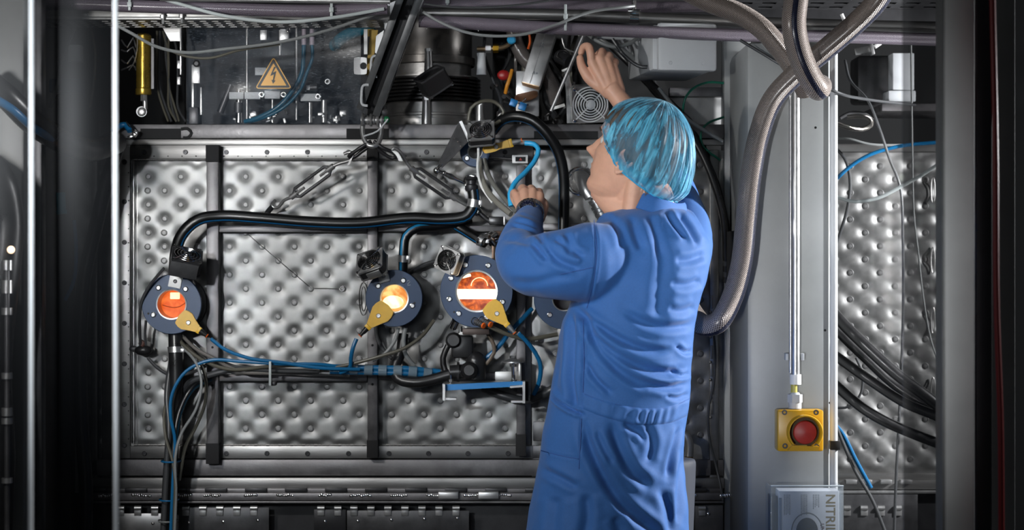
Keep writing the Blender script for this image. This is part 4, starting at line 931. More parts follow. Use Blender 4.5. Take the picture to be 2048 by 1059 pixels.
for (s_, yy_, xx_, sz) in (('CE', .036, -.004, .013), ('CONTROL', -.05, -.006, .0075), ('A1', .045, .010, .010)):
    text_mesh(s_, sz, Mch @ Matrix.Translation((xx_ if False else (.006 if s_ == 'CE' else -.006 if s_ == 'CONTROL' else .004), yy_ if s_ != 'CE' else -.045, .0020)) @ Matrix.Rotation(PI / 2, 4, 'Z'), 'print', ink, t) if s_ == 'CE' else None
text_mesh('A+', .012, Mch @ Matrix.Translation((.004, .045, .0022)) @ Matrix.Rotation(PI, 4, 'Z'), 'print', ink, t)
t = thing('valve_plate', 'steel plate with a round flange under the printed channel', 'plate', P(1050, 200, .06))
MB().bx(XP(1032, .06), XP(1078, .06), .06, .066, ZP(232, .06), ZP(142, .06), .001).build('plate', M_['satin'], t)
MB().lathe([(L(24), 0), (L(24), .004), (L(20), .006), (.0001, .006)], Matrix.Translation(P(1053, 193, .05)) @ Matrix.Rotation(.5, 4, 'X') @ Matrix.Rotation(-.2, 4, 'Y'), 32).build('flange_disc', mat('copper tinted disc', (.5, .26, .15), .3, .8), t)
for k, (x, y) in enumerate(((1027, 206), (1045, 213))):
    t = thing('push_fitting', ['left', 'right'][k] + ' blue push fitting with chrome nipples below the steel plate', 'fitting', P(x, y, .0), 'blue push fittings')
    MB().box(P(x, y, .0), (L(15), .016, L(15)), rot=Matrix.Rotation(.35, 4, 'Y'), bev=.002).build('fitting_body', M_['bluep'], t)
    mm = MB(); mm.cyl(P(x - 4, y - 6, 0), P(x - 15 + 22 * k, y - 16, 0), .0035, n=10); mm.cyl(P(x - 6, y + 2, 0), P(x - 20 + 32 * k, y - 4, 0), .003, n=10); mm.build('nipple', M_['chrome'], t)
hose('orange_cable', 'orange cable curving down left of the printed channel', 'cable', [(1024, 140, .04), (1020, 155, .03), (1014, 172, .03), (1011, 186, .04)], 4, mat('amber cable', (.55, .22, .02), .35), 10)
hose('orange_cable', 'short bright orange wire seen above the braided hose', 'cable', [(1059, 70, .10), (1060, 85, .10), (1056, 98, .10)], 2.5, 'orange', 8)
tag(MB().ball(P(1007, 150, .08), L(13), sc=(1, .5, .8)).build('red_plug', M_['redc']), 'small red plug in the dark beside the orange cable', 'plug')
tag(MB().tube([P(1169, 66, -.16), P(1150, 110, -.16), P(1102, 222, -.16)], .0045, 10, smooth=False).build('support_rod', M_['satin']), 'thin steel rod slanting past the fingers of the raised hand', 'rod')
t = thing('bent_strap', 'polished bent steel strap standing behind the slanting rod', 'strap', P(1145, 210, .0))
quadplate(MB(), [(1128, 140, 0), (1136, 140, 0), (1150, 200, 0), (1150, 246, 0), (1134, 246, 0), (1132, 190, 0)], .004).build('strap_face', M_['chrome'], t)
MB().tube([P(1124, 76, 0), P(1130, 96, 0), P(1148, 104, -.02)], .002, 8).build('wire_hook', M_['satin'], t)
t = thing('sensor_cylinder', 'small glossy black cylinder with a chrome end behind the slanting rod', 'sensor', P(1128, 118, .02))
MB().cyl(P(1118, 112, .03), P(1140, 124, -.0), L(14), n=24).build('cylinder_body', M_['plastic'], t); MB().torus(L(13), .0015, Matrix.Translation(P(1127, 110, .0)) @ Matrix.Rotation(.9, 4, 'X')).build('chrome_rim', M_['chrome'], t)
tag(MB().box(P(1118, 213, -.10), (L(24), .003, L(6)), rot=Matrix.Rotation(-.3, 4, 'Y'), bev=.001).build('cable_tie', M_['white']), 'white printed cable tie tag at the foot of the slanting rod', 'cable tie')
tag(MB().tube([P(1124, 142, -.05), P(1138, 136, -.05)], .003, 8).build('tie_end', M_['white']), 'white tie end beside the small black cylinder', 'cable tie')
# dark rear panel behind this area, not a room wall
struct(MB().bx(XP(985, .25), XP(1446, .25), .27, .30, 0, ZP(40, .25)).build('rear_panel_right', M_['wall']))
t = thing('flat_ledge', 'bright steel ledge with hose shadows left of the grey column', 'ledge', P(1405, 230, .12))
MB().bx(XP(1336, .1), XP(1446, .1), .08, .20, ZP(285, .1), ZP(196, .1), .002).build('ledge_face', mat('pale primed steel', (.42, .42, .42), .5, .2, nscale=20, namt=.15), t)
MB().bx(XP(1336, .1), XP(1446, .1), .05, .09, ZP(196, .1), ZP(178, .1), .002).build('upper_flange', M_['beam'], t)
# bundle of black cables falling behind the worker head
random.seed(21)
for i in range(7):
    o = i * 11
    c = mat if False else None
    hose('power_cable', ['black cable slanting behind the hair net, uppermost of seven', 'second black cable slanting behind the hair net', 'third black cable slanting behind the hair net', 'middle black cable slanting behind the hair net', 'fifth black cable slanting behind the hair net', 'sixth black cable slanting behind the hair net', 'lowest black cable slanting behind the hair net'][i], 'cable',
         [(1200 + i * 13, 70 + o * .3, .13 + .012 * i), (1262 + i * 10, 130 + o, .12 + .012 * i), (1345 + o * .6, 215 + o * .55, -.05 + .012 * i), (1410 + o * .35, 320 + o * .8, -.09 + .012 * i), (1446 + o * .15, 430 + o, -.09 + .012 * i), (1452, 520 + o, -.07 + .012 * i)], 5.5 if i % 2 else 7.5, 'dgrey' if i % 2 else 'black', 12, 'black cables slanting behind the hair net')
hose('signal_cable', 'light grey cable crossing the ledge from the junction box to the column', 'cable', [(1318, 176, -.08), (1345, 210, -.10), (1380, 242, -.11), (1446, 283, -.12)], 4, 'greyc', 10)
hose('signal_cable', 'grey cable sagging in front of the junction box', 'cable', [(1225, 78, -.14), (1250, 112, -.15), (1285, 134, -.16), (1320, 124, -.16), (1345, 95, -.16), (1357, 78, -.15)], 3.6, 'dgrey', 10)
hose('signal_cable', 'grey cable loop passing above the raised hand', 'cable', [(1175, 68, -.10), (1195, 82, -.13), (1225, 93, -.13), (1255, 88, -.12), (1278, 74, -.1)], 4, 'greyc', 10)
hose('signal_cable', 'second grey cable above the raised hand running to the junction box', 'cable', [(1190, 68, -.02), (1215, 88, -.03), (1245, 100, -.04), (1268, 118, -.02)], 5, 'greyc', 10)
hose('green_cable', 'green wire arching between the junction box and the column', 'cable', [(1447, 166, -.02), (1415, 165, -.03), (1385, 178, -.04), (1369, 200, -.05), (1366, 222, -.04)], 2.6, 'green', 8)
hose('green_cable', 'green wire curling down beside the black cables left of the column', 'cable', [(1447, 234, -.02), (1415, 247, -.06), (1402, 265, -.08), (1405, 290, -.07), (1440, 320, -.04)], 2.4, 'green', 8)

# ------------------------------------------------------------------ clear cover with the warning sign, parts behind it
cv = thing('clear_cover', 'scratched clear plastic cover across the high voltage parts, top left', 'cover', P(550, 247, -.03))
MB().bx(XP(374, -.03), XP(722, -.03), -.034, -.030, ZP(248, -.03), ZP(50, -.03), .0006).build('clear_sheet', clear_mat('scratched polycarbonate', '5a6a7c', .04, .16, scratches=1.2, scale=55), cv)
for x0, x1, y0, y1, dd in ((384, 401, 130, 167, 0), (384, 389, 166, 218, 0), (401, 405, 175, 230, 0)): MB().bx(XP(x0, -.02), XP(x1, -.02), -.028, -.018, ZP(y1, -.02), ZP(y0, -.02), .0006).build('edge_bracket', M_['satin'], cv)
for x, y in ((393, 127),): MB().torus(.007, .002, Matrix.Translation(P(x, y, -.036)) @ RX).lathe([(.0055, 0), (.005, .003), (.0001, .003)], Matrix.Translation(P(x, y, -.035)) @ RX, 16).build('cover_bolt', M_['darker'], cv)
MB().bx(XP(378, -.02), XP(398, -.02), -.03, .03, ZP(249, -.02), ZP(214, -.02), .004).build('rubber_foot', M_['dark'], cv)
ws = thing('warning_sign', 'yellow triangular high voltage warning sign with a black lightning arrow', 'sign', P(547, 178, -.037))
tri = [(547, 113), (584, 177), (510, 177)]
def rtri(scale, r):
    cx, cy = 547, 157.0; pts = [((x - cx) * scale + cx, (y - cy) * scale + cy) for x, y in tri]; out = []
    for i in range(3):
        p, a, b = V((*pts[i], 0)), V((*pts[i - 1], 0)), V((*pts[(i + 1) % 3], 0)); u = (a - p).normalized(); v = (b - p).normalized()
        for k in range(7):
            t = k / 6; q = (p + u * r * (1 - t) ** 2 + v * r * t ** 2); out.append((q.x, q.y))
    return out
def flat(pts, y, m, nm, parent, th=.0006):
    quadplate(MB(), [(x, yy, y) for x, yy in pts], .0006).build(nm, m, parent)
ysign = mat('sign yellow', (.85, .42, .045), .4); kblack = mat('sign black', (.010, .010, .009), .45)
flat(rtri(1.0, 8), -.0355, ysign, 'sign_plate', ws); flat(rtri(.92, 5), -.0363, kblack, 'black_border', ws); flat(rtri(.70, 1.5), -.0371, ysign, 'yellow_field', ws)
bolt = [(548, 133.5), (540.5, 152), (548, 148.5), (545.5, 160), (543, 159.5), (546, 167.5), (551, 161), (548.2, 160.6), (552.8, 142), (546, 145), (552, 133.5)]
flat(bolt, -.0379, kblack, 'lightning_arrow', ws)
hv = thing('high_voltage_unit', 'dark compartment of rods, brackets and hoses behind the clear cover', 'high voltage unit', P(550, 250, .15))
MB().bx(XP(372, .24), XP(735, .24), .24, .25, ZP(262, .2), ZP(44, .2)).build('back_plate', mat('blue black panel', (.006, .008, .013), .6), hv)
for x, r, y0, y1, m_ in ((494, 2.5, 55, 245, 'satin'), (545, 3, 180, 245, 'chrome'), (593, 2.5, 55, 240, 'satin'), (478, 7, 178, 245, 'chrome'), (648, 6, 200, 245, 'satin'), (620, 5, 205, 245, 'chrome'), (560, 3, 60, 110, 'satin')):
    MB().cyl(P(x, y0, .08), P(x, y1, .08), L(r, .08), n=14).build('conductor_rod', M_[m_], hv)
for x0, x1, y0, y1 in ((458, 487, 184, 198), (489, 520, 184, 198), (529, 560, 181, 197), (601, 642, 187, 202), (520, 534, 60, 80), (560, 578, 58, 82), (510, 532, 135, 150), (612, 634, 170, 180)):
    MB().bx(XP(x0, .06), XP(x1, .06), .06, .066, ZP(y1, .06), ZP(y0, .06), .001).build('bracket_plate', M_['boxg'] if x0 > 450 and y0 > 100 else M_['satin'], hv)
for x, y in ((523, 189), (567, 189), (636, 193), (577, 60), (655, 163)):
    MB().torus(.006, .0016, Matrix.Translation(P(x, y, .052)) @ RX, 18, 6).lathe([(.004, 0), (.0001, .003)], Matrix.Translation(P(x, y, .052)) @ RX, 10).build('terminal_bolt', M_['chrome'], hv)
random.seed(9)
m = MB()
for k in range(26):
    c = P(random.choice((478, 500, 530, 545, 575, 600, 622, 640, 655, 680)) + random.uniform(-8, 8), random.uniform(222, 245), random.uniform(.04, .14))
    m.box(c, (random.uniform(.006, .02), .01, random.uniform(.005, .014)), bev=.001, rot=Matrix.Rotation(random.uniform(-.4, .4), 4, 'Y'))
m.build('terminal_row', M_['satin'], hv)
m = MB(); m.cyl(P(440, 225, .10), P(462, 170, .10), L(7), n=14); m.cyl(P(620, 175, .05), P(634, 175, .05), L(7), n=14); m.cyl(P(477, 205, .06), P(477, 225, .06), L(9), n=16); m.build('insulator', M_['dark'], hv)
for k, (x0, x1) in enumerate(((608, 604), (624, 614))):
    hose('blue_hose', ['left one of the two blue hoses behind the clear cover', 'right one of the two blue hoses behind the clear cover'][k], 'hose', [(x0, 88, .03), (x0 - 1 + 2 * k, 115, .03), (x1, 145, .03), (x1 - 18 + 4 * k, 180, .03), (x1 - 50 + 3 * k, 215, .03), (x1 - 90, 236, .04), (x1 - 115, 243, .05)], 4.5 - k, mat('deep teal hose', (.010, .10, .17), .3), 12, 'blue hoses behind the clear cover')
    t = thing('hose_connector', ['left', 'right'][k] + ' pink grey ribbed connector on top of the paired blue hoses', 'connector', P(x0, 75, .03), 'connectors of the blue hoses')
    mm = MB(); mm.cyl(P(x0, 58, .03), P(x0, 72, .03), L(4.5), n=14); mm.cyl(P(x0, 74, .03), P(x0, 90, .03), L(5), n=14); mm.build('connector_body', mat('pinkish plastic', (.42, .36, .42), .4), t)
hose('blue_hose', 'wide teal hose blurred behind the upper right of the clear cover', 'hose', [(745, 52, .08), (712, 62, .10), (685, 76, .14), (668, 92, .18)], 13, mat('teal hose', (.008, .14, .21), .5), 16)
# gold cylinder left of the cover
t = thing('gas_cylinder', 'brass coloured pressure cylinder hanging left of the clear cover', 'cylinder', P(287, 190, .02))
T = Matrix.Translation(P(287, 190, .02))
MB().lathe([(L(15), 0), (L(16), .003), (L(16), L(12)), (L(14.5), L(14)), (L(14.5), L(110)), (L(16), L(111)), (L(16), L(119)), (L(10), L(123)), (.0001, L(123))], T, 32).build('cylinder_body', mat('brassy cylinder', (.46, .31, .055), .28, .85, nscale=25, namt=.15, rvar=.08), t)
MB().cyl(P(288, 190, .02), P(288, 202, .02), L(7), n=6).cyl(P(290, 200, .02), P(290, 218, .02), L(5), n=12).build('stem', M_['satin'], t)
MB().cyl(P(283, 223, .03), P(283, 223, -.0), L(10.5), n=24).ball(P(283, 223, -.0), L(9), sc=(1, .3, 1)).build('elbow_cap', M_['satin'], t)
MB().bx(XP(304, .03), XP(309, .03), .02, .04, ZP(178, .03), ZP(78, .03)).build('side_bar', M_['dark'], t)
hose('steel_wire', 'thin bright wire bracket left of the brass cylinder', 'wire', [(275, 68, .0), (274, 100, .0), (268, 125, .0), (258, 140, .01)], 1.2, 'satin', 8)
t = thing('hanger_plate', 'pale steel hanger plate above the left end of the clear cover', 'plate', P(345, 70, .04))
quadplate(MB(), [(325, 55, .04), (362, 55, .04), (362, 82, .04), (340, 82, .04)], .004).build('plate', M_['satin'], t)
MB().bx(XP(361, .0), XP(364, .0), -.01, .01, ZP(150), ZP(56), .0005).build('edge_rail', M_['satin'], t)
for y in (130, 162): MB().bx(XP(355, .0), XP(362, .0), -.01, .01, ZP(y + 8), ZP(y - 8), .001).build('clip', M_['satin'], t)
random.seed(4)
for i in range(6):
    x = 318 + i * 6
    hose('power_cable', ['grey', 'dark'][i % 2] + ' cable tail in the dark gap beside the brass cylinder, ' + ['leftmost', 'second from left', 'third from left', 'third from right', 'second from right', 'rightmost'][i], 'cable', [(x - 4, 62, .1), (x + random.uniform(-8, 8), 110, .09), (x + random.uniform(-6, 10), 170, .08), (x + 8, 215, .07), (x + 20 + random.uniform(-6, 6), 243, .06)], 2.4, ['olive', 'dgrey'][i % 2], 8, 'cable tails beside the brass cylinder')
for i in range(4):
    hose('steel_wire', 'shiny wire tangle left of the brass cylinder, ' + ['topmost', 'upper middle', 'lower middle', 'lowest'][i], 'wire', [(243, 80 + i * 20, .05), (255, 95 + i * 16 - 8 * (i % 2), .03), (266, 76 + i * 18, .04), (272, 95 + i * 15, .05)], 1.6, 'satin', 8, 'wire tangle')
hose('blue_hose', 'blue hose end with a bright spring clip at the left end of the top beam', 'hose', [(225, 262, -.06), (243, 250, -.07), (252, 250, -.07), (260, 262, -.08)], 6, 'bluec', 12)
t = thing('spring_clip', 'chrome spring clip against the left end of the top beam', 'clip', P(265, 268, -.07))
m = MB(); m.tube([P(252, 243, -.08), P(262, 258, -.08), P(272, 268, -.08)], .0016, 8); m.box(P(270, 267, -.07), (L(9), .01, L(14)), rot=Matrix.Rotation(.5, 4, 'Y'), bev=.001); m.box(P(262, 273, -.07), (L(12), .01, L(7)), rot=Matrix.Rotation(-.5, 4, 'Y'), bev=.001); m.build('clip_body', M_['chrome'], t)
struct(MB().bx(XP(236, .32), XP(372, .32), .30, .34, 0, ZP(44, .3)).build('rear_panel_left', M_['wall']))  # dark rear panel behind the brass cylinder, not a room wall
# bracket between cover and strut
t = thing('hanging_bracket', 'pale drilled steel bracket right of the clear cover', 'bracket', P(718, 132, -.03))
MB().plate_hole(L(26), L(34), L(7), .004, Matrix.Translation(P(721, 132, -.03)) @ RX, 24, (L(6), 0)).build('drilled_plate', M_['satin'], t)
MB().bx(XP(729, 0), XP(736, 0), -.02, .0, ZP(110), ZP(60)).build('hanger_bolt', M_['satin'], t)
t = thing('ochre_bar', 'ochre painted flat bar slanting beside the big strut', 'bar', P(740, 110, .0))
quadplate(MB(), [(741, 60, -.0), (756, 60, -.0), (742, 150, -.0), (731, 150, -.0)], .006).build('bar', M_['wood'], t)
quadplate(MB(), [(728, 58, .02), (748, 58, .02), (746, 73, .02), (727, 73, .02)], .006).build('top_pad', M_['wood'], t)

# ------------------------------------------------------------------ slanting strut channel with loops and the lifting gear
st = thing('strut_channel', 'dark slotted strut channel slanting down from the ceiling to the shackle', 'strut', P(735, 222, -.2))
a, b = P(842, -60, -.30), P(738, 222, -.16); d = (a - b).normalized(); side = V((0, -1, 0)).cross(d).normalized(); fwd = d.cross(side)
Ms = Matrix((side, fwd, d)).transposed().to_4x4(); Ms.translation = (a + b) / 2; ln = (a - b).length; W = L(46, -.2)
if fwd.y > 0: pass
sg = -1 if fwd.y > 0 else 1
mb = MB(); mb.box((0, -sg * .014, 0), (W, .003, ln), Ms, .001); mb.build('channel_web', M_['darker'], st)
for s_ in (-1, 1):
    mb = MB(); mb.box((s_ * W / 2, 0, 0), (.004, .032, ln), Ms, .001); mb.box((s_ * W * .36, sg * .015, 0), (W * .28, .003, ln), Ms, .001); mb.build('channel_flange', mat('strut grey', (.13, .135, .14), .4, .6, nscale=30, namt=.2, rvar=.1), st)
for u, s_, off in ((.28, -1, .30), (-.22, -1, .32), (-.36 + .02, 1, .0)):
    pass
def loop(px, py, hgt, w, rot, lbl):
    o = MB(); T = Matrix.Translation(P(px, py, -.20)) @ RX @ Matrix.Rotation(rot, 4, 'Z')
    hw, hh = L(w), L(hgt) / 2
    o.tube([T @ V(q) for q in ((hw, hh, 0), (0, hh * .95, 0), (-hw * .35, hh * .7, 0), (-hw * .4, 0, 0), (-hw * .35, -hh * .7, 0), (0, -hh * .95, 0), (hw, -hh, 0))], .0035, 10)
    o.build('handle_loop', M_['boxg'], st)
loop(775, 36, 50, 9, -.05, ''); loop(746, 132, 40, 9, -.05, ''); loop(727, 190, 40, 9, -.05, '')
for q in ([(770, 10, -.21), (795, 0, -.21), (785, 60, -.21), (770, 62, -.21)], [(752, 72, -.20), (768, 60, -.20), (758, 112, -.20), (750, 105, -.20)]):
    quadplate(MB(), q, .004).build('gusset_plate', M_['satin'], st)
# shackle + turnbuckles
t = thing('shackle', 'forged steel shackle hanging from the strut with its pin', 'shackle', P(745, 225, -.16))
MB().tube([P(728, 238, -.16), P(725, 255, -.16), P(728, 278, -.17), P(738, 291, -.18), P(752, 291, -.18), P(760, 278, -.17), P(763, 258, -.16), P(758, 238, -.16)], .0062, 14).build('bow', M_['satin'], t)
m = MB(); m.cyl(P(722, 240, -.16), P(768, 240, -.16), L(7), n=20)
for x, r in ((726, 14), (736, 9), (742, 13), (748, 9), (756, 14), (764, 11)): m.lathe([(L(r) * .9, -.003), (L(r), 0), (L(r) * .9, .003)], Matrix.Translation(P(x, 240, -.16)) @ Matrix.Rotation(PI / 2, 4, 'Y'), 24)
m.build('pin', M_['satin'], t); MB().ball(P(766, 223, -.15), L(9), sc=(1, 1, 1.2)).build('acorn_nut', M_['satin'], t)
MB().ball(P(773, 239, -.16), L(7)).build('green_cap', mat('green plastic', (.01, .13, .05), .4), t)
tag(MB().tube([P(776, 238, -.185), P(755, 262, -.19), P(728, 272, -.185)], .0022, 8).build('cable_tie', M_['boxg']), 'grey cable tie threaded through the shackle', 'cable tie')
def turnbuckle(label, p0, p1, q0, q1):
    """p0 top hook, p1 bottom hook; q0..q1 body between"""
    t = thing('turnbuckle', label, 'turnbuckle', P(*q1), 'turnbuckles hung from the shackle')
    A, B = P(*q0), P(*q1); d = (B - A).normalized(); s = d.cross(V((0, 1, 0))).normalized(); w = L(9.5)
    for k in (-1, 1):
        MB().tube([A + d * .002 + s * w * k * .3, A + s * w * k + d * .012, B + s * w * k - d * .012, B - d * .002 + s * w * k * .3], .0042, 12, smooth=False).build('side_bar', M_['dark'], t)
    for c in (A, B): MB().cyl(c - d * .010, c + d * .010, .0075, n=16).build('threaded_collar', M_['satin'], t)
    a0, b1 = P(*p0), P(*p1)
    MB().cyl(A + d * .035, A - d * .012, .0035, n=10).tube([A - d * .01, A.lerp(a0, .45) + s * .003, a0.lerp(A, .22) + s * .010, a0 + s * .006, a0 - s * .006, a0.lerp(A, .25) - s * .011], .0042, 12).build('upper_hook', M_['satin'], t)
    MB().cyl(B - d * .035, B + d * .012, .0035, n=10).tube([B + d * .01, B.lerp(b1, .5), b1.lerp(B, .22) + s * .008, b1 + s * .005, b1 - s * .006, b1.lerp(B, .22) - s * .010], .0042, 12).build('lower_hook', M_['satin'], t)
    return t
turnbuckle('left turnbuckle slanting from the shackle down to the door', (704, 308, -.16), (546, 412, -.07), (661, 336, -.14), (588, 390, -.10))
turnbuckle('right turnbuckle slanting from the shackle down to the black lever', (785, 300, -.16), (958, 425, -.07), (828, 340, -.14), (905, 393, -.10))
for lbl, pts in (('black chain link joining the shackle to the left turnbuckle', [(742, 282, -.175), (728, 291, -.18), (705, 306, -.17), (698, 312, -.165), (704, 316, -.16), (722, 304, -.165), (738, 292, -.17), (743, 286, -.175)]),
                 ('black chain link joining the shackle to the right turnbuckle', [(748, 282, -.175), (766, 296, -.18), (785, 304, -.17), (792, 311, -.165), (785, 316, -.16), (766, 306, -.165), (752, 294, -.17), (747, 288, -.175)])):
    tag(MB().tube([P(*p) for p in pts], .0048, 12).build('chain_link', M_['chrome'] if False else M_['darker']), lbl, 'chain link', 'chain links at the shackle')
tag(MB().tube([P(546, 412, -.07), P(535, 424, -.06), P(530, 432, -.05)], .007, 12).build('anchor_eye', M_['darker']), 'black anchor eye under the left turnbuckle hook', 'anchor')
for lbl, q in (('small safety latch on the upper hook of the left turnbuckle', [(700, 318, -.17), (706, 312, -.17), (700, 328, -.17), (694, 330, -.17)]), ('bright safety latch on the upper hook of the right turnbuckle', [(782, 300, -.18), (797, 305, -.18), (806, 322, -.18), (798, 322, -.18), (792, 310, -.18)])):
    tag(quadplate(MB(), q, .002).build('safety_latch', M_['steel']), lbl, 'latch')

# ------------------------------------------------------------------ overhead: trays, pipes, braided hoses
def tray(label, px0, px1, y0, y1, z0, z1, slots, m, parent=None):
    t = thing('cable_tray', label, 'cable tray', (XP((px0 + px1) / 2, y0), (y0 + y1) / 2, z0))
    X0, X1 = XP(px0, y0), XP(px1, y0)
    # bottom with real slots
    mb = MB(); sl, rows = slots; n = int((X1 - X0) / sl); rw = (y1 - y0) / rows
    for r in range(rows):
        a, b = y0 + r * rw, y0 + (r + 1) * rw; hw = rw * .22
        mb.bx(X0, X1, a, (a + b) / 2 - hw, z0, z0 + .002); mb.bx(X0, X1, (a + b) / 2 + hw, b, z0, z0 + .002)
        for k in range(n + 1): mb.bx(X0 + k * sl - sl * .2, X0 + k * sl + sl * .2, (a + b) / 2 - hw, (a + b) / 2 + hw, z0, z0 + .002)
    mb.build('slotted_bottom', M_[m], t)
    MB().bx(X0, X1, y0 - .002, y0, z0, z1, .0008).build('front_side', M_[m], t); MB().bx(X0, X1, y1, y1 + .002, z0, z1, .0008).build('rear_side', M_[m], t)
    MB().bx(X0, X1, y0 - .008, y0, z0 - .004, z0 + .004, .002).build('rolled_lip', M_[m], t)
    return t
M_['trayg'] = mat('galvanised tray', (.27, .27, .265), .4, .6, nscale=20, namt=.25, rvar=.1)
t1 = tray('slotted galvanised cable tray across the top left of the machine', -60, 780, -.30, -.12, ZP(37, -.3), ZP(12, -.3), (.030, 5), 'trayg')
for x, y in ((325, 28), (363, 27)):
    m = MB(); m.hexa(L(5), L(7), Matrix.Translation(P(x, y + 9, -.315))); m.cyl(P(x + 1, y + 20, -.315), P(x + 1, y - 4, -.315), L(3), n=10); m.build('tray_bolt', M_['satin'], t1)
t2_ = tray('dark slotted cable tray behind the pipes at the top right', 840, 1960, -.10, .14, ZP(-6, -.1), ZP(-40, -.1), (.062, 3), 'dark')
tag(MB().bx(XP(840, .14), XP(1960, .14), .14, .16, ZP(66, .14), ZP(-20, .14), .002).build('rear_rail', M_['darker']), 'dark rail behind the overhead pipes', 'rail')
def htube(name, label, cat, pts, r, m, n=16): return hose(name, label, cat, pts, r, m, n)
htube('braided_hose', 'purple grey braided hose along the top left above the tray', 'hose', [(-60, 12, -.40), (150, 8, -.40), (260, 12, -.40), (450, 18, -.40), (640, 22, -.40), (775, 16, -.40)], 12, 'braidp', 20)
htube('steel_pipe', 'bright steel pipe edge along the very top left', 'pipe', [(320, -3, -.45), (560, 0, -.45), (780, 3, -.45)], 5, 'satin')
htube('steel_pipe', 'long steel pipe crossing the top behind the man', 'pipe', [(845, 26, -.20), (1100, 29, -.20), (1400, 40, -.20), (1620, 48, -.20), (1960, 56, -.20)], 11, M_['steel'], 24)
htube('braided_hose', 'long purple grey braided hose below the overhead steel pipe', 'hose', [(838, 42, -.23), (960, 48, -.23), (1100, 56, -.23), (1300, 64, -.23), (1500, 71, -.23), (1700, 74, -.23), (1960, 82, -.23)], 12.5, 'braidp', 20)
htube('braided_hose', 'braided hose along the top edge above the overhead steel pipe', 'hose', [(845, 12, -.12), (1000, 8, -.12), (1150, 12, -.12), (1300, 14, -.12), (1440, 12, -.12)], 11, 'braidp', 20)
htube('steel_pipe', 'short pale pipe behind the raised fingers, under the braided hose', 'pipe', [(1195, 72, -.1), (1240, 74, -.1), (1275, 76, -.1)], 6, 'boxg')
for i, (x, y0, y1, yy) in enumerate(((1131, 10, 60, -.26), (895, -4, 10, -.14), (663, 6, 36, -.42), (259, 0, 20, -.42), (1414, 0, 14, -.14))):
    tag(MB().box(P(x, (y0 + y1) / 2, yy), (L(5), .004, L(y1 - y0)), bev=.001).box(P(x, y0 + (y1 - y0) * .45, yy - .004), (L(8), .006, L(9)), bev=.001).build('cable_tie', M_['whitec']),
        ['white cable tie holding the two overhead pipes left of the raised hand', 'white tie end at the top above the ribbed vessel', 'white cable tie on the top left braided hose, near the strut', 'white cable tie on the top left braided hose, near the curtain', 'white cable tie high up left of the big braided hoses'][i], 'cable tie', 'white overhead cable ties')
t = thing('pipe_clamp', 'polished two bolt clamp on the overhead steel pipe', 'clamp', P(1268, 34, -.20))
MB().cyl(P(1259, 34, -.20), P(1277, 35, -.20), L(13), n=24).build('saddle', M_['chrome'], t); MB().cyl(P(1268, 24, -.21), P(1268, -6, -.21), L(5), n=12).box(P(1268, 22, -.21), (L(24), .02, L(5)), bev=.001).build('hanger_bolt', M_['chrome'], t)
random.seed(2)
m = MB()
for k in range(26): m.ball(P(random.uniform(845, 1160), 62 - random.uniform(0, 10) if k % 2 else random.uniform(52, 62), -.236), random.uniform(.0008, .0016), n=6)
tag(m.build('water_drops', M_['chrome']), 'tiny bright drops on the underside of the overhead braided hose', 'water drops', kind='stuff')
for (lbl, pts, r, m_) in (
    ('grey cable sagging across the clear cover, upper strand', [(236, 52, -.42), (262, 66, -.42), (310, 92, -.40), (370, 105, -.38), (450, 98, -.36), (560, 84, -.36), (650, 62, -.36), (764, 24, -.36)], 3.2, 'greyc'),
    ('grey cable sagging across the clear cover, lower strand', [(330, 96, -.34), (370, 112, -.34), (420, 116, -.34), (480, 100, -.34), (560, 88, -.345)], 2.6, 'olive'),
    ('pale cable crossing the top left braided hose', [(300, -10, -.44), (360, 8, -.44), (450, 32, -.44), (560, 44, -.44), (660, 36, -.43), (768, 18, -.42)], 3.4, 'whitec'),
    ('grey cable swinging from the strut up to the overhead clamp', [(846, 24, -.28), (880, 44, -.28), (930, 64, -.28), (985, 72, -.28), (1050, 68, -.28), (1110, 50, -.28), (1180, 24, -.28), (1250, 14, -.28), (1268, 12, -.26)], 3, 'greyc'),
    ('thin dark cable above the braided hose near the top centre', [(848, 8, -.30), (900, 14, -.30), (990, 14, -.30), (1080, 4, -.30), (1130, -6, -.30)], 2.2, 'dgrey')):
    hose('signal_cable', lbl, 'cable', pts, r, m_, 10)
# big braided metal hoses on the right
hb = braid_mat('heavy braided hose', 'a89c94', '40342e', 22, 260, metal=.35, rough=.42, strength=1.0)
hb2 = braid_mat('heavy braided hose with line', 'a89c94', '40342e', 22, 260, metal=.35, rough=.42, strength=1.0, stripe=('0a1230', .34, .05))
hb3 = braid_mat('heavy braided hose with dark line', 'a89c94', '40342e', 22, 260, metal=.35, rough=.42, strength=1.0, stripe=('0a1230', .52, .035))
hose('braided_hose', 'thick braided metal hose coming from the top left and curving behind the column loop', 'hose', [(1355, -30, -.36), (1410, 0, -.37), (1480, 28, -.39), (1525, 58, -.405), (1562, 100, -.415), (1588, 135, -.42), (1606, 165, -.415), (1610, 185, -.40)], 20, hb, 28)
hose('braided_hose', 'thick braided metal hose sweeping from the top right down to the worker', 'hose', [(1790, -60, -.60), (1756, 0, -.58), (1710, 48, -.55), (1650, 100, -.52), (1590, 150, -.49), (1545, 200, -.47), (1518, 270, -.46), (1502, 350, -.46), (1492, 440, -.46), (1482, 530, -.47), (1462, 600, -.48), (1435, 645, -.49), (1408, 650, -.47), (1388, 630, -.43), (1374, 606, -.40)], 20, hb2, 28, step=.008)
hose('braided_hose', 'thick braided metal hose hanging in a loop before the others, top right', 'hose', [(1600, -60, -.62), (1592, 0, -.62), (1588, 50, -.62), (1597, 100, -.61), (1615, 145, -.60), (1634, 175, -.58), (1640, 172, -.52)], 22, hb3, 28, step=.008)
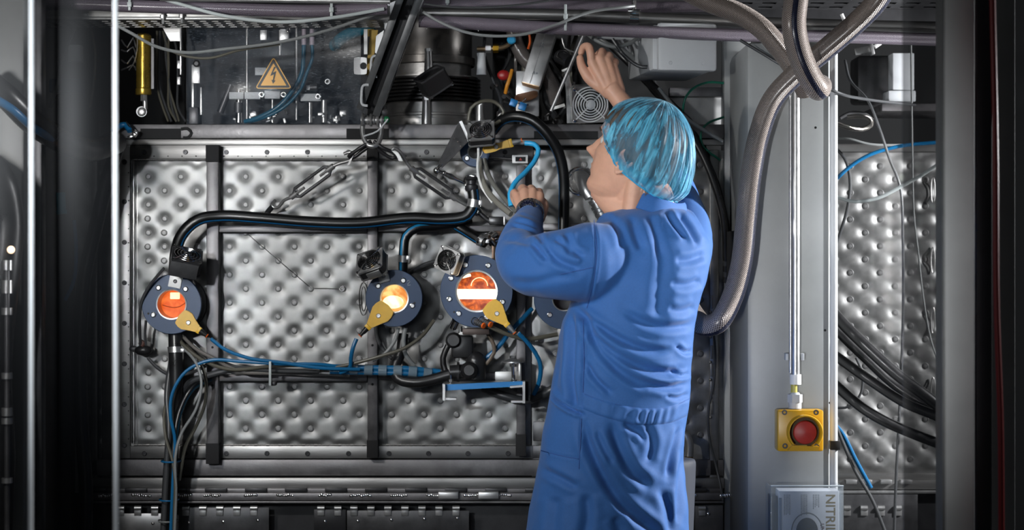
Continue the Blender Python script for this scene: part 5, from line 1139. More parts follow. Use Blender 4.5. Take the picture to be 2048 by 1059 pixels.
hose('signal_cable', 'thin dark cable crossing the column above the conduit', 'cable', [(1480, 80, -.40), (1530, 110, -.395), (1560, 128, -.395), (1600, 150, -.40), (1668, 182, -.41), (1730, 198, -.2), (1830, 210, .0)], 3, 'dgrey', 10)

# dim clutter in the recess between the vessel and the junction box
random.seed(31)
lb = ['far left', 'second', 'third', 'fourth', 'fifth', 'sixth', 'seventh', 'far right']
for i in range(8):
    x = 985 + i * 24
    hose('recess_cable', 'dim dark cable deep in the recess above the black arch hose, ' + lb[i] + (' of eight' if 0 < i < 7 else ' one'), 'cable',
         [(x + random.uniform(-15, 15), 60, .20), (x + random.uniform(-20, 20), 110, .17), (x + random.uniform(-14, 24), 160, .18), (x + random.uniform(-10, 30), 205, .16), (x + 12 + random.uniform(-10, 30), 246, .18)], random.uniform(3, 8), ['dgrey', 'black', 'braid', 'olive'][i % 4], 10, 'dim cables in the recess')
for i, (x, y) in enumerate(((985, 176), (1008, 190), (1092, 232), (1112, 238), (1140, 172), (998, 232))):
    tag(MB().hexa(L(5), L(9), Matrix.Translation(P(x, y, .06)) @ Matrix.Rotation(1 + i, 4, 'X')).cyl(P(x, y, .06), P(x + 8, y - 6, .04), L(3), n=10).build('pipe_nipple', M_['chrome']),
        ['tiny chrome nipple just right of the ribbed vessel', 'tiny chrome nipple below the small red plug', 'tiny chrome nipple under the steel valve plate', 'tiny chrome nipple left of the slanting rod foot', 'tiny chrome nipple behind the bent strap', 'tiny chrome nipple between the olive loop and the valve plate'][i], 'fitting', 'tiny chrome nipples in the recess')
# ------------------------------------------------------------------ right of the column
t = thing('control_box', 'pale grey box with a small foot on the shelf, upper right', 'box', P(1800, 208, .25))
MB().bx(XP(1781, .25), XP(1824, .25), .22, .36, ZP(182, .25), ZP(108, .25), .003).build('box_body', M_['boxg'], t)
MB().bx(XP(1770, .25), XP(1824, .25), .20, .30, ZP(206, .25), ZP(184, .25), .003).build('box_foot', M_['boxg'], t)
tag(MB().bx(XP(1712, .3), XP(1782, .3), .28, .40, ZP(205, .3), ZP(112, .3), .01).build('dark_motor_box', M_['dark']), 'dark rounded box left of the pale grey box, upper right', 'box')
tag(MB().bx(XP(1750, .2), XP(1960, .2), .10, .36, ZP(228, .2), ZP(213, .2), .002).build('steel_shelf', M_['beam']), 'dark steel shelf carrying the pale grey box, upper right', 'shelf')
tag(MB().box(P(1725, 101, .1), (L(34), .02, L(14)), rot=Matrix.Rotation(-.2, 4, 'Y'), bev=.002).box(P(1743, 99, .09), (L(6), .03, L(22)), rot=Matrix.Rotation(-.2, 4, 'Y'), bev=.001).build('label_clip', M_['satin']), 'small bright metal clip below the overhead hose, upper right', 'clip')
tag(MB().box(P(1755, 90, .0), (L(14), .01, L(8)), rot=Matrix.Rotation(-.6, 4, 'Y'), bev=.001).build('plastic_peg', M_['white']), 'small white peg beside the bright clip, upper right', 'peg')
tag(MB().tube([P(1683, 28, -.24), P(1690, 44, -.24)], .0045, 10).build('tie_end', M_['white']), 'white tie end on the overhead pipe, upper right', 'cable tie')
hose('spring_hose', 'coiled chrome spring hose looping right of the column', 'hose', [(1676, 248, .15), (1700, 256, .13), (1725, 258, .12), (1742, 250, .12), (1740, 238, .13), (1715, 232, .15), (1695, 234, .16)], 5, braid_mat('spring steel coil', 'c8c4be', '2a2622', 2, 520, metal=.9, rough=.25), 14)
hose('spring_hose', 'dull coil lying behind the chrome spring hose', 'hose', [(1680, 236, .18), (1700, 226, .18), (1730, 228, .18), (1745, 240, .18)], 4, 'dark', 12)
hose('blue_cable', 'bright blue cable rising to the right across the end panel', 'cable', [(1668, 362, .10), (1700, 333, .10), (1740, 309, .10), (1800, 292, .10), (1880, 284, .10)], 4, 'bluec', 10)
hose('signal_cable', 'pale cable sagging across the right quilted panel', 'cable', [(1668, 392, .10), (1710, 403, .08), (1755, 396, .06), (1800, 374, .04), (1850, 346, .02), (1880, 325, .0)], 3.6, 'whitec', 10)
hose('power_cable', 'black cable hanging along the left of the right quilted panel', 'cable', [(1668, 292, .15), (1690, 318, .14), (1700, 360, .14), (1696, 410, .14), (1682, 460, .15), (1668, 500, .16)], 3.4, 'dgrey', 10)
hose('power_cable', 'black cable falling from the box in front of the right quilted panel', 'cable', [(1690, 120, .12), (1700, 160, .10), (1735, 200, .06), (1760, 260, .05), (1780, 320, .05), (1800, 372, .05), (1806, 480, .05), (1806, 640, .05), (1800, 800, .05), (1792, 960, .05), (1788, 1075, .05)], 3, 'dgrey', 10)
hose('signal_cable', 'thin grey wire hanging before the tinted strip at the right', 'cable', [(1822, 84, .06), (1824, 250, .08), (1828, 430, .10), (1836, 500, .10), (1846, 590, .10), (1862, 680, .10), (1885, 745, .10)], 2, 'greyc', 8)
hose('signal_cable', 'grey cable in the shadow just below the shelf at the right', 'cable', [(1668, 276, .20), (1700, 278, .18), (1740, 288, .18), (1830, 290, .2)], 2.6, 'greyc', 10)
for i, (lbl, pts, r) in enumerate((
    ('uppermost thick black hose slanting down right of the column', [(1640, 590, .02), (1678, 638, .0), (1730, 690, -.02), (1790, 745, -.04), (1850, 790, -.05), (1900, 830, -.05)], 12),
    ('second thick black hose slanting down right of the column', [(1640, 620, .05), (1678, 664, .04), (1730, 715, .03), (1790, 770, .02), (1850, 808, .0), (1900, 836, .0)], 10),
    ('third thick black hose slanting down right of the column', [(1640, 690, .02), (1678, 716, .0), (1740, 760, -.02), (1810, 805, -.03), (1870, 830, -.04), (1910, 850, -.05)], 10.5),
    ('lowest thick black hose slanting down right of the column', [(1640, 740, .02), (1678, 775, .0), (1725, 815, -.02), (1770, 842, -.03), (1830, 868, -.03), (1900, 895, -.04)], 11))):
    hose('rubber_hose', lbl, 'hose', pts, r, 'black', 18, 'thick black hoses right of the column')
hose('blue_cable', 'blue cable slanting down to the rail right of the column', 'cable', [(1660, 840, .12), (1682, 862, .11), (1712, 920, .10), (1742, 975, .10)], 4.6, 'bluec', 10)
hose('power_cable', 'black cable beside the blue one running to the floor right of the column', 'cable', [(1664, 830, .10), (1684, 880, .09), (1710, 940, .08), (1745, 1000, .06), (1775, 1075, .05)], 3.6, 'dgrey', 10)
hose('power_cable', 'thin black cable bowing under the third black hose', 'cable', [(1668, 815, .14), (1700, 812, .13), (1722, 785, .13), (1724, 745, .13), (1712, 715, .14)], 2.8, 'dgrey', 10)
# foreground column and curtain strips
Yr = -1.2
t = thing('front_post', 'light grey square post at the right edge in front of the machine', 'post', (XP(1918, Yr), Yr, 0))
MB().bx(XP(1884, Yr), XP(1950, Yr), Yr, Yr + .06, .0, 2.6, .004).build('post_body', M_['column'], t)
MB().bx(XP(1951, Yr), XP(1990, Yr), Yr + .02, Yr + .08, .0, 2.6, .003).build('dark_side_rail', M_['darker'], t)
MB().bx(XP(2010, Yr), XP(2110, Yr), Yr + .30, Yr + .33, .0, 2.6, .003).build('rear_side_plate', M_['column'], t)
tag(MB().tube([P(1984, -40, -1.3), P(1991, 300, -1.3), P(1993, 600, -1.3), P(2001, 850, -1.3), P(2003, 1100, -1.3)], L(6, -1.3), 12).build('red_cable', M_['redc']), 'red cable hanging down the dark right edge', 'cable')
M_['pvc'] = clear_mat('clear curtain strip', '05070a', .38, .3, spec=.04)
M_['pvcd'] = clear_mat('smoky curtain strip', '0a0c0f', .52, .2, spec=.15)
M_['rim'] = mat('painted edge highlight', (.92, .95, .97), .25, sub=0)  # light refracted at the strip edges, put into a near-white colour
def strip(label, x0, x1, Y, m, rims, bow=.006):
    t = thing('curtain_strip', label, 'curtain strip', (XP((x0 + x1) / 2, Y), Y, 0.02), 'hanging plastic curtain strips')
    X0, X1 = XP(x0, Y), XP(x1, Y); n = 14
    def ring(z):
        return [V((X0 + (X1 - X0) * k / n, Y - bow * math.sin(PI * k / n) + .004 * math.sin(z * 3 + x0), z)) for k in range(n + 1)] + [V((X1 - (X1 - X0) * k / n, Y + .003 - bow * math.sin(PI * (n - k) / n) + .004 * math.sin(z * 3 + x0), z)) for k in range(n + 1)]
    zs = np.linspace(.02, 2.6, 30); vs = []; fs = []; c = 2 * (n + 1)
    for z in zs: vs += ring(float(z))
    for j in range(len(zs) - 1):
        for k in range(c): fs.append((j * c + k, j * c + (k + 1) % c, (j + 1) * c + (k + 1) % c, (j + 1) * c + k))
    fs.append(tuple(range(c - 1, -1, -1))); fs.append(tuple((len(zs) - 1) * c + k for k in range(c)))
    MB().add(vs, fs).build('strip_sheet', m, t)
    for x, r in rims:
        X = XP(x, Y); pts = [V((X, Y + .0015 + .004 * math.sin(z * 3 + x0), z)) for z in np.linspace(.02, 2.6, 30)]
        MB().tube(pts, L(r, Y), 10, smooth=False).build('strip_edge', M_['rim'], t)
    return t
strip('clear curtain strip at far left with one bright edge', -160, 62, -2.0, M_['pvc'], [(61, 4.5)])
strip('clear curtain strip between the two bright vertical edges at left', 56, 234, -1.9, M_['pvc'], [(231, 5.5)])
strip('smoky curtain strip in front of the right quilted panel', 1806, 1890, -1.7, M_['pvcd'], [])
strip('smoky curtain strip at the far right edge', 1952, 2160, -1.8, M_['pvcd'], [])
# dark equipment behind the left curtain
t = thing('front_post', 'pale grey post behind the curtain at the left edge', 'post', (XP(0, -.7), -.7, 0))
MB().bx(XP(-60, -.7), XP(48, -.7), -.7, -.62, 0, 2.6, .006).build('post_body', M_['column'], t)
MB().bx(XP(68, -.62), XP(88, -.62), -.64, -.60, 0, 2.6, .003).build('narrow_rail', M_['dark'], t)
tag(MB().bx(XP(88, .1), XP(150, .1), .05, .4, 0.1, 2.4, .01).build('dark_cabinet', M_['darker']), 'dark cabinet edge behind the left curtain', 'cabinet')
hose('rubber_hose', 'thick dark hose crossing the pale post behind the left curtain', 'hose', [(-40, 150, -.85), (10, 190, -.82), (60, 240, -.75), (120, 280, -.6), (180, 300, -.4), (232, 285, -.25)], 22, 'black', 20)
hose('blue_hose', 'blue hose along the thick dark hose behind the left curtain', 'hose', [(-40, 180, -.88), (20, 215, -.86), (60, 250, -.8), (110, 280, -.66)], 7, 'bluec', 14)
hose('rubber_hose', 'dark ribbed hose bulging in front of the pale post behind the left curtain', 'hose', [(-60, 310, -.85), (-10, 350, -.84), (12, 430, -.82), (8, 520, -.82), (-5, 640, -.82), (-12, 760, -.82), (-5, 900, -.82), (-10, 1080, -.82)], 30, 'black', 24)
hose('signal_cable', 'grey cable hanging in the dark behind the left curtain', 'cable', [(150, 55, -.2), (135, 90, -.2), (122, 130, -.2), (112, 180, -.2), (100, 215, -.2)], 3.5, 'greyc', 10)
hose('signal_cable', 'thin brown cable hanging in the dark behind the left curtain', 'cable', [(180, 50, -.2), (190, 100, -.2), (188, 160, -.2), (180, 215, -.2)], 2.5, 'olive', 10)
hose('blue_cable', 'dull blue cable hanging low behind the left curtain', 'cable', [(148, 440, -.2), (152, 500, -.2), (148, 560, -.2), (130, 600, -.2)], 4, 'bluec', 10)
hose('rubber_hose', 'black hose running down the left of the corner panel behind the curtain', 'hose', [(236, 292, -.20), (214, 360, -.17), (190, 460, -.15), (168, 560, -.15), (160, 700, -.15), (164, 860, -.15), (172, 980, -.15), (170, 1075, -.15)], 14, 'black', 18)
tag(MB().cyl(P(121, 385, -.2), P(123, 420, -.2), L(9), n=16).cyl(P(123, 420, -.2), P(124, 428, -.2), L(10), n=16).build('blue_connector', mat('cyan connector', (.02, .30, .42), .35)), 'cyan cylindrical connector behind the left curtain', 'connector')
tag(MB().bx(XP(105, .04), XP(168, .04), .0, .055, ZP(188, .04), ZP(160, .04), .004).build('blue_plate', M_['blue']), 'dull blue plate high behind the left curtain', 'plate')
ind = mat('indicator lamp', (1, .8, .6), .4, emis=(1, .62, .38), estr=5)
tag(MB().ball(P(22, 499, -.90), L(8, -.9)).build('indicator_lamp', ind), 'small glowing warm indicator lamp at the left edge', 'lamp')
t = thing('valve_stack', 'column of chrome valve fittings at the left edge behind the curtain', 'valve', P(14, 800, -.9))
for y, h in ((520, 20), (560, 26), (615, 14), (745, 12), (815, 16), (835, 12), (955, 10), (1500, 30)): MB().cyl(P(14, y, -.92), P(14, y + h, -.92), L(11, -.9), n=18).build('fitting', M_['satin'], t)
MB().cyl(V((P(14, 500, -.92).x, -.92, 0)), P(14, 520, -.92), .006, n=12).build('riser_pipe', M_['dark'], t)
tag(MB().bx(XP(142, .02), XP(165, .02), -.01, .03, ZP(125, .02), ZP(92, .02), .001).build('small_plate', M_['boxg']), 'small pale plate in the dark behind the left curtain', 'plate')
# ------------------------------------------------------------------ the worker
def voxelise(mb, vox, it=4, fac=.5):
    me = bpy.data.meshes.new('tmp'); me.from_pydata(mb.v, [], mb.f); me.update()
    o = bpy.data.objects.new('tmp', me); COL.objects.link(o)
    r = o.modifiers.new('r', 'REMESH'); r.mode = 'VOXEL'; r.voxel_size = vox
    if it: s = o.modifiers.new('s', 'SMOOTH'); s.factor = fac; s.iterations = it
    dg = bpy.context.evaluated_depsgraph_get(); dg.update()
    out = bpy.data.meshes.new_from_object(o.evaluated_get(dg)); bpy.data.objects.remove(o); bpy.data.meshes.remove(me)
    return out
def mesh_np(me):
    n = len(me.vertices); co = np.empty(n * 3); me.vertices.foreach_get('co', co); no = np.empty(n * 3); me.vertices.foreach_get('normal', no)
    return co.reshape(-1, 3), no.reshape(-1, 3)
def project(co):
    d = co[:, 1] + CD; return np.stack([1024 + co[:, 0] / d * FPX, 529.5 - (co[:, 2] - CZ) / d * FPX], -1)
def seg_dist(p, pts):
    best = np.full(len(p), 1e9); u = np.zeros(len(p)); side = np.zeros(len(p)); nseg = len(pts) - 1
    for i in range(nseg):
        a = np.array(pts[i][:2], float); b = np.array(pts[i + 1][:2], float); ab = b - a
        t = np.clip(((p - a) @ ab) / (ab @ ab), 0, 1); q = p - (a + t[:, None] * ab); d = np.hypot(q[:, 0], q[:, 1])
        m = d < best; best[m] = d[m]; u[m] = (i + t[m]) / nseg; side[m] = np.sign(ab[0] * q[m, 1] - ab[1] * q[m, 0])
    return best, u, side
def link(me, name, m, parent, smooth=True, **tags):
    me.name = name; me.materials.clear(); me.materials.append(m)
    off = world_loc(parent); me.transform(Matrix.Translation(-off))
    me.polygons.foreach_set('use_smooth', [smooth] * len(me.polygons)); me.update()
    o = bpy.data.objects.new(name, me); COL.objects.link(o); o.parent = parent
    for k, v in tags.items(): o[k] = v
    return o
def spl(pts):                                   # smoothed 2d stroke
    return [(q.x, q.y) for q in smooth_path([V((x, y, 0)) for x, y in pts], 8)]

man = thing('person', 'person in blue lab coat and blue hair net seen from behind, both arms raised', 'person', (XP(1240, -.58), -.58, 0))
skin = mat('skin', (.66, .37, .26), .48, 0, bump=.25, bscale=420, nscale=30, namt=.10, rvar=.05, sub=.12)
cloth = mat('blue lab coat cloth', (.024, .122, .385), .72, 0, bump=.35, bscale=900, nscale=260, namt=.10, sheen=.15)
cloth2 = mat('blue lab coat stitching', (.030, .085, .29), .75)
hairm = mat('dark blond hair', (.075, .055, .040), .55, 0, bump=.8, bscale=120, nscale=60, namt=.5, stretch=(1, 1, .12))

# --- head in its own frame
fw0 = V((-.90, .43, 0)).normalized(); lf = V((0, 0, 1)).cross(fw0).normalized(); th = math.radians(22)
fw = (fw0 * math.cos(th) + V((0, 0, 1)) * math.sin(th)).normalized(); up = fw.cross(lf).normalized()
HC = P(1270, 312, -.57)
HM = Matrix((fw, lf, up)).transposed().to_4x4(); HM.translation = HC
tab = [(-.122, .040, .012, .012), (-.118, .062, -.004, .026), (-.110, .079, -.020, .037), (-.100, .087, -.036, .046), (-.088, .087, -.050, .053), (-.078, .0835, -.058, .057), (-.068, .086, -.066, .0605),
       (-.060, .0885, -.070, .063), (-.052, .0895, -.075, .065), (-.044, .0885, -.080, .067), (-.034, .088, -.084, .069), (-.020, .0885, -.089, .072), (-.005, .0885, -.093, .0745), (.010, .0880, -.096, .076), (.022, .0905, -.098, .077),
       (.034, .0945, -.099, .0775), (.045, .094, -.099, .077), (.060, .090, -.096, .075), (.080, .080, -.090, .070), (.098, .064, -.078, .060), (.112, .042, -.058, .045), (.120, .018, -.034, .028), (.123, -.004, -.014, .008)]
def head_mesh(tb, n=72, feat=True):
    T = np.array(tb); zs = np.interp(np.linspace(0, 1, 110), np.linspace(0, 1, len(T)), T[:, 0])
    vs = []; fs = []
    for z in zs:
        xf, xb, w = (np.interp(z, T[:, 0], T[:, k]) for k in (1, 2, 3)); c = (xf + xb) / 2; h = (xf - xb) / 2
        for k in range(n):
            a = 2 * PI * k / n; ca, sa = math.cos(a), math.sin(a)
            e = .86 if ca > 0 else .95
            x = c + h * math.copysign(abs(ca) ** e, ca); y = w * math.copysign(abs(sa) ** .92, sa)
            if ca > 0 and z < .03: y *= 1 - .16 * ca * min(1, (.03 - z) / .08)      # face narrows to the front
            if feat and ca > 0:
                ay = abs(y)
                if -.046 < z < .026:                                              # nose
                    u = (z + .046) / .072; pr = .0 if u <= 0 else (.030 * math.exp(-((z + .026) / .013) ** 2) + .017 * math.exp(-((z + .004) / .018) ** 2))
                    wd = .0085 + .006 * math.exp(-((z + .030) / .010) ** 2)
                    x += pr * math.exp(-(y / wd) ** 2)
                x -= .011 * math.exp(-((ay - .031) / .014) ** 2 - ((z - .010) / .013) ** 2)   # eye sockets
                x += .004 * math.exp(-((ay - .034) / .02) ** 2 - ((z - .032) / .008) ** 2)     # brow
                x += .004 * math.exp(-((ay - .042) / .018) ** 2 - ((z + .016) / .016) ** 2)    # cheek bone
                x += .0042 * math.exp(-(y / .020) ** 2) * (math.exp(-((z + .0535) / .0045) ** 2) + math.exp(-((z + .0655) / .0050) ** 2))   # lips
                x -= .0030 * math.exp(-(y / .022) ** 2 - ((z + .0595) / .0022) ** 2)
            vs.append(V((x, y, z)))
    m = len(zs)
    for j in range(m - 1):
        for k in range(n): fs.append((j * n + k, j * n + (k + 1) % n, (j + 1) * n + (k + 1) % n, (j + 1) * n + k))
    fs.append(tuple(range(n - 1, -1, -1))); fs.append(tuple((m - 1) * n + k for k in range(n)))
    return vs, fs
hb_ = MB(); vs, fs = head_mesh(tab); hb_.add(vs, fs, M=HM)
for s in (1, -1):                                # ears
    E = HM @ Matrix.Translation((-.004, s * .0755, -.012)) @ Matrix.Rotation(s * .38, 4, 'Z') @ Matrix.Rotation(-.18, 4, 'Y')
    hb_.ball((-.004, 0, 0), .030, E, 18, (.60, .16, 1.0))
    rim = [V((.010, s * .003, .010)), V((.006, s * .005, .024)), V((-.006, s * .006, .031)), V((-.018, s * .007, .024)), V((-.022, s * .008, .006)), V((-.018, s * .007, -.012)), V((-.009, s * .006, -.026)), V((.000, s * .004, -.030))]
    hb_.tube(rim, .0040, 10, M=E); hb_.ball((-.004, s * .004, -.028), .0075, E, 12, (1, .6, 1))
    hb_.tube([V((.008, s * .004, -.012)), V((.007, s * .007, -.004)), V((.008, s * .004, .004))], .0036, 8, M=E)
# neck and inner torso, arms (one continuous body)
nb = P(1304, 430, -.57)
hb_.tube([HM @ V((-.022, 0, -.01)), HM @ V((-.020, 0, -.07)), P(1292, 388, -.57), nb, P(1300, 470, -.58)], lambda t: .050 + .010 * min(1, t * 2.2) - .003 * math.sin(PI * t) + .02 * max(0, t - .72) / .28, 36)
hb_.tube([HM @ V((.055, 0, -.095)), HM @ V((.030, 0, -.105)), P(1262, 425, -.57)], lambda t: .030 + .018 * t, 24)      # under the chin
hb_.tube([HM @ V((-.04, .048, -.045)), P(1262, 420, -.61)], .020, 20)
def ellip_ring(cx, cy, rx, ry, z, n=48, e=1.0):
    return [V((cx + rx * math.copysign(abs(math.cos(2 * PI * k / n)) ** e, math.cos(2 * PI * k / n)), cy + ry * math.copysign(abs(math.sin(2 * PI * k / n)) ** e, math.sin(2 * PI * k / n)), z)) for k in range(n)]
def loft(mb, secs, n=48, e=1.0, yaw=0):
    vs = []; fs = []
    for (py, l, r, b, yc) in secs:
        a = P(l, py, yc); c = P(r, py, yc); vs += ellip_ring((a.x + c.x) / 2, yc, (c.x - a.x) / 2, b, a.z, n, e)
    m = len(secs)
    for j in range(m - 1):
        for k in range(n): fs.append((j * n + k, j * n + (k + 1) % n, (j + 1) * n + (k + 1) % n, (j + 1) * n + k))
    fs.append(tuple(range(n - 1, -1, -1))); fs.append(tuple((m - 1) * n + k for k in range(n)))
    return mb.add(vs, fs)
coat_secs = [(1300, 1006, 1402, .185, -.60), (1200, 1022, 1392, .178, -.60), (1100, 1044, 1384, .170, -.60), (1059, 1052, 1379, .166, -.60), (1010, 1061, 1374, .162, -.60), (960, 1071, 1370, .158, -.60), (900, 1081, 1367, .153, -.60), (850, 1089, 1371, .148, -.60), (800, 1098, 1378, .142, -.60),
             (760, 1104, 1381, .142, -.60), (720, 1111, 1384, .143, -.60), (680, 1118, 1386, .145, -.60), (640, 1126, 1390, .147, -.60), (600, 1141, 1400, .148, -.60), (560, 1150, 1412, .147, -.60), (520, 1158, 1420, .143, -.595), (485, 1166, 1417, .134, -.59), (455, 1182, 1404, .118, -.585), (432, 1206, 1388, .097, -.58), (418, 1236, 1368, .070, -.575)]
inner = [(py, l + 22, r - 22, b - .025, y) for (py, l, r, b, y) in coat_secs if 430 <= py <= 1059]
loft(hb_, inner)
R_ARM = [(1375, 475, -.50, .060), (1362, 418, -.44, .052), (1340, 352, -.37, .044), (1310, 292, -.325, .040), (1276, 242, -.305, .034)]
L_ARM = [(1262, 522, -.585, .070), (1220, 520, -.64, .084), (1178, 524, -.69, .090), (1118, 530, -.69, .078), (1062, 531, -.635, .067), (1043, 512, -.565, .060), (1044, 480, -.490, .052), (1053, 452, -.430, .040), (1060, 432, -.385, .0315)]
def arm(mb, ch, k=1.0, n=32, extra=()):
    pts = [P(x, y, Y) for x, y, Y, r in ch]; rs = [r for *_, r in ch]
    ls = [0]
    for a, b in zip(pts, pts[1:]): ls.append(ls[-1] + (b - a).length)
    ls = [q / ls[-1] for q in ls]
    mb.tube(pts, lambda t: float(np.interp(t, ls, rs)) * k, n)
# skin forearms
arm(hb_, [(x, y, Y, r) for x, y, Y, r in R_ARM] + [(1250, 212, -.295, .029), (1232, 190, -.288, .0255), (1221, 176, -.282, .028)], .86)
arm(hb_, L_ARM[:-1] + [(1060, 430, -.375, .036), (1060, 418, -.355, .033)], .80)
def finger(mb, pts, r0, r1):
    q = [P(*p) for p in pts]; mb.tube(q, lambda t: r0 + (r1 - r0) * t + .0009 * math.exp(-((t - .45) / .09) ** 2), 16, step=.003)
    mb.ball(q[-1], r1 * .99, n=14)
# right hand reaching up: back of the hand to the camera, index raised
def palm(mb, rows, th):
    """rows of (px,py,Y,r): rounded bars side by side"""
    for a, b in rows: mb.tube([P(*a[:3]), P(*b[:3])], lambda t, a=a, b=b: a[3] + (b[3] - a[3]) * t, 18, smooth=False); mb.ball(P(*b[:3]), b[3], n=16); mb.ball(P(*a[:3]), a[3], n=16)
palm(hb_, [((1218, 184, -.284, .0155), (1184, 124, -.272, .0125)), ((1224, 182, -.286, .016), (1200, 117, -.272, .0125)), ((1232, 180, -.286, .0155), (1214, 121, -.270, .012)), ((1240, 180, -.284, .0135), (1227, 132, -.266, .0105)),
           ((1216, 186, -.280, .015), (1190, 158, -.262, .015))], 0)
finger(hb_, [(1184, 124, -.272), (1181, 106, -.276), (1177, 93, -.268), (1167, 94, -.254), (1162, 106, -.246)], .0112, .0082)
finger(hb_, [(1200, 117, -.272), (1203, 107, -.262), (1203, 103, -.238), (1193, 112, -.220)], .0115, .0084)
finger(hb_, [(1214, 121, -.270), (1219, 113, -.258), (1214, 112, -.234), (1201, 122, -.218)], .0110, .0082)
finger(hb_, [(1227, 132, -.266), (1231, 124, -.252), (1224, 124, -.232), (1212, 132, -.220)], .0095, .0074)
finger(hb_, [(1206, 176, -.272), (1182, 160, -.268), (1168, 142, -.268), (1162, 128, -.264), (1160, 116, -.258)], .0160, .0092)
# left hand closed round the pale blue lead
palm(hb_, [((1046, 424, -.362, .015), (1034, 392, -.322, .0125)), ((1054, 422, -.364, .016), (1049, 384, -.318, .0130)), ((1064, 422, -.362, .016), (1065, 384, -.318, .0130)), ((1073, 426, -.358, .0155), (1079, 391, -.322, .0120)), ((1078, 436, -.352, .015), (1087, 412, -.322, .0135))], 0)
finger(hb_, [(1034, 392, -.322), (1029, 385, -.300), (1027, 396, -.282), (1033, 408, -.288)], .0105, .0080)
finger(hb_, [(1049, 384, -.318), (1045, 376, -.292), (1040, 388, -.270), (1040, 404, -.278)], .0112, .0082)
finger(hb_, [(1065, 384, -.318), (1062, 377, -.292), (1056, 388, -.268), (1054, 404, -.276)], .0112, .0082)
finger(hb_, [(1079, 391, -.322), (1078, 383, -.298), (1071, 392, -.276), (1067, 406, -.282)], .0102, .0078)
finger(hb_, [(1082, 428, -.345), (1087, 410, -.318), (1076, 398, -.288), (1058, 396, -.272)], .0145, .0090)
body = voxelise(hb_, .0024, 3, .5)
link(body, 'body', skin, man)
# eyes
eyem = mat('eye white', (.6, .58, .55), .2)
for s in (1, -1): MB().ball((.0690, s * .031, .010), .0118, HM, 20).build('eye', eyem, man)

for s in (1, -1): MB().tube([HM @ V((.094, s * .016, .027)), HM @ V((.092, s * .032, .034)), HM @ V((.080, s * .048, .030))], .0028, 8, flat=.6).build('eyebrow', hairm, man)

# --- hair: cap under the net plus short sides and nape
hv = MB(); n = 64; m = 40; vs = []; fs = []
for j in range(m + 1):
    v_ = j / m
    for k in range(n):
        a = 2 * PI * k / n; ca, sa = math.cos(a), math.sin(a)
        lim = .052 - (.064 + .052 * max(0, -ca)) * max(0, min(1, (.62 - ca) / .42)) ** 1.0      # hair line height by angle
        z = .129 - (.129 - lim) * v_
        zz = min(z, .1228); T_ = np.array(tab); xf, xb, w_ = (np.interp(zz, T_[:, 0], T_[:, q]) for q in (1, 2, 3))
        if z > .1228: xf *= 1; 
        c = (xf + xb) / 2; h = (xf - xb) / 2; off = .0085 * min(1, (1 - v_) * 6 + .15) * (1 + .25 * math.sin(a * 23 + z * 60))
        k_ = max(.02, math.sqrt(max(0, 1 - max(0, (z - .112) / .017) ** 2))) if z > .112 else 1
        vs.append(V(((c + h * math.copysign(abs(ca) ** .93, ca) * k_) + off * ca, (w_ * math.copysign(abs(sa) ** .92, sa)) * k_ + off * sa, z)))
for j in range(m):
    for k in range(n): fs.append((j * n + k, (j + 1) * n + k, (j + 1) * n + (k + 1) % n, j * n + (k + 1) % n))
fs.append(tuple(range(n))); hv.add(vs, fs, M=HM)
random.seed(8)
for k in range(150):                             # fine strands at the nape and temple
    if k < 110: y = random.uniform(-.06, .06); x = -.088 + abs(y) * .25; z = -.035 - random.uniform(0, .03)
    else: y = .0755 * (1 if k % 2 else -1); x = .038 + random.uniform(-.014, .012); z = random.uniform(.005, .045)
    p = V((x, y, z)); d_ = V((-.004 if k < 110 else .0, y * .05, -.020)); hv.tube([HM @ p, HM @ (p + d_ * .5 + V((-.004 if k < 110 else .001, 0, 0))), HM @ (p + d_)], lambda t: .0009 * (1.1 - t), 5, step=.02)
hv.build('hair', hairm, man)

# --- hair net: puffed, pleated, gathered rim
netm = bpy.data.materials.new('blue hair net'); netm.use_nodes = True; nt = netm.node_tree; N = nt.nodes; Lk = nt.links; b = N['Principled BSDF']
b.inputs['Base Color'].default_value = (.03, .36, .60, 1); b.inputs['Roughness'].default_value = .5; b.inputs['Sheen Weight'].default_value = .4; b.inputs['Transmission Weight'].default_value = 0
tc = N.new('ShaderNodeTexCoord'); mp = N.new('ShaderNodeMapping'); Lk.new(tc.outputs['UV'], mp.inputs[0]); mp.inputs['Scale'].default_value = (46, 3.2, 1)
n1 = N.new('ShaderNodeTexNoise'); n1.inputs['Scale'].default_value = 1; n1.inputs['Detail'].default_value = 6; n1.inputs['Roughness'].default_value = .6; n1.inputs['Distortion'].default_value = .8; Lk.new(mp.outputs[0], n1.inputs[0])
mp2 = N.new('ShaderNodeMapping'); Lk.new(tc.outputs['UV'], mp2.inputs[0]); mp2.inputs['Scale'].default_value = (9, 3, 1)
n2 = N.new('ShaderNodeTexNoise'); n2.inputs['Scale'].default_value = 1; n2.inputs['Detail'].default_value = 2; Lk.new(mp2.outputs[0], n2.inputs[0])
rg = N.new('ShaderNodeMapRange'); rg.inputs[1].default_value = .46; rg.inputs[2].default_value = .64; rg.inputs[3].default_value = .20; rg.inputs[4].default_value = .95; Lk.new(n1.outputs[0], rg.inputs[0])
sx = N.new('ShaderNodeSeparateXYZ'); Lk.new(tc.outputs['UV'], sx.inputs[0])
rim = N.new('ShaderNodeMapRange'); rim.inputs[1].default_value = .74; rim.inputs[2].default_value = .92; rim.inputs[3].default_value = 0; rim.inputs[4].default_value = .75; Lk.new(sx.outputs[1], rim.inputs[0])
ad = N.new('ShaderNodeMath'); ad.operation = 'MAXIMUM'; Lk.new(rg.outputs[0], ad.inputs[0]); Lk.new(rim.outputs[0], ad.inputs[1])
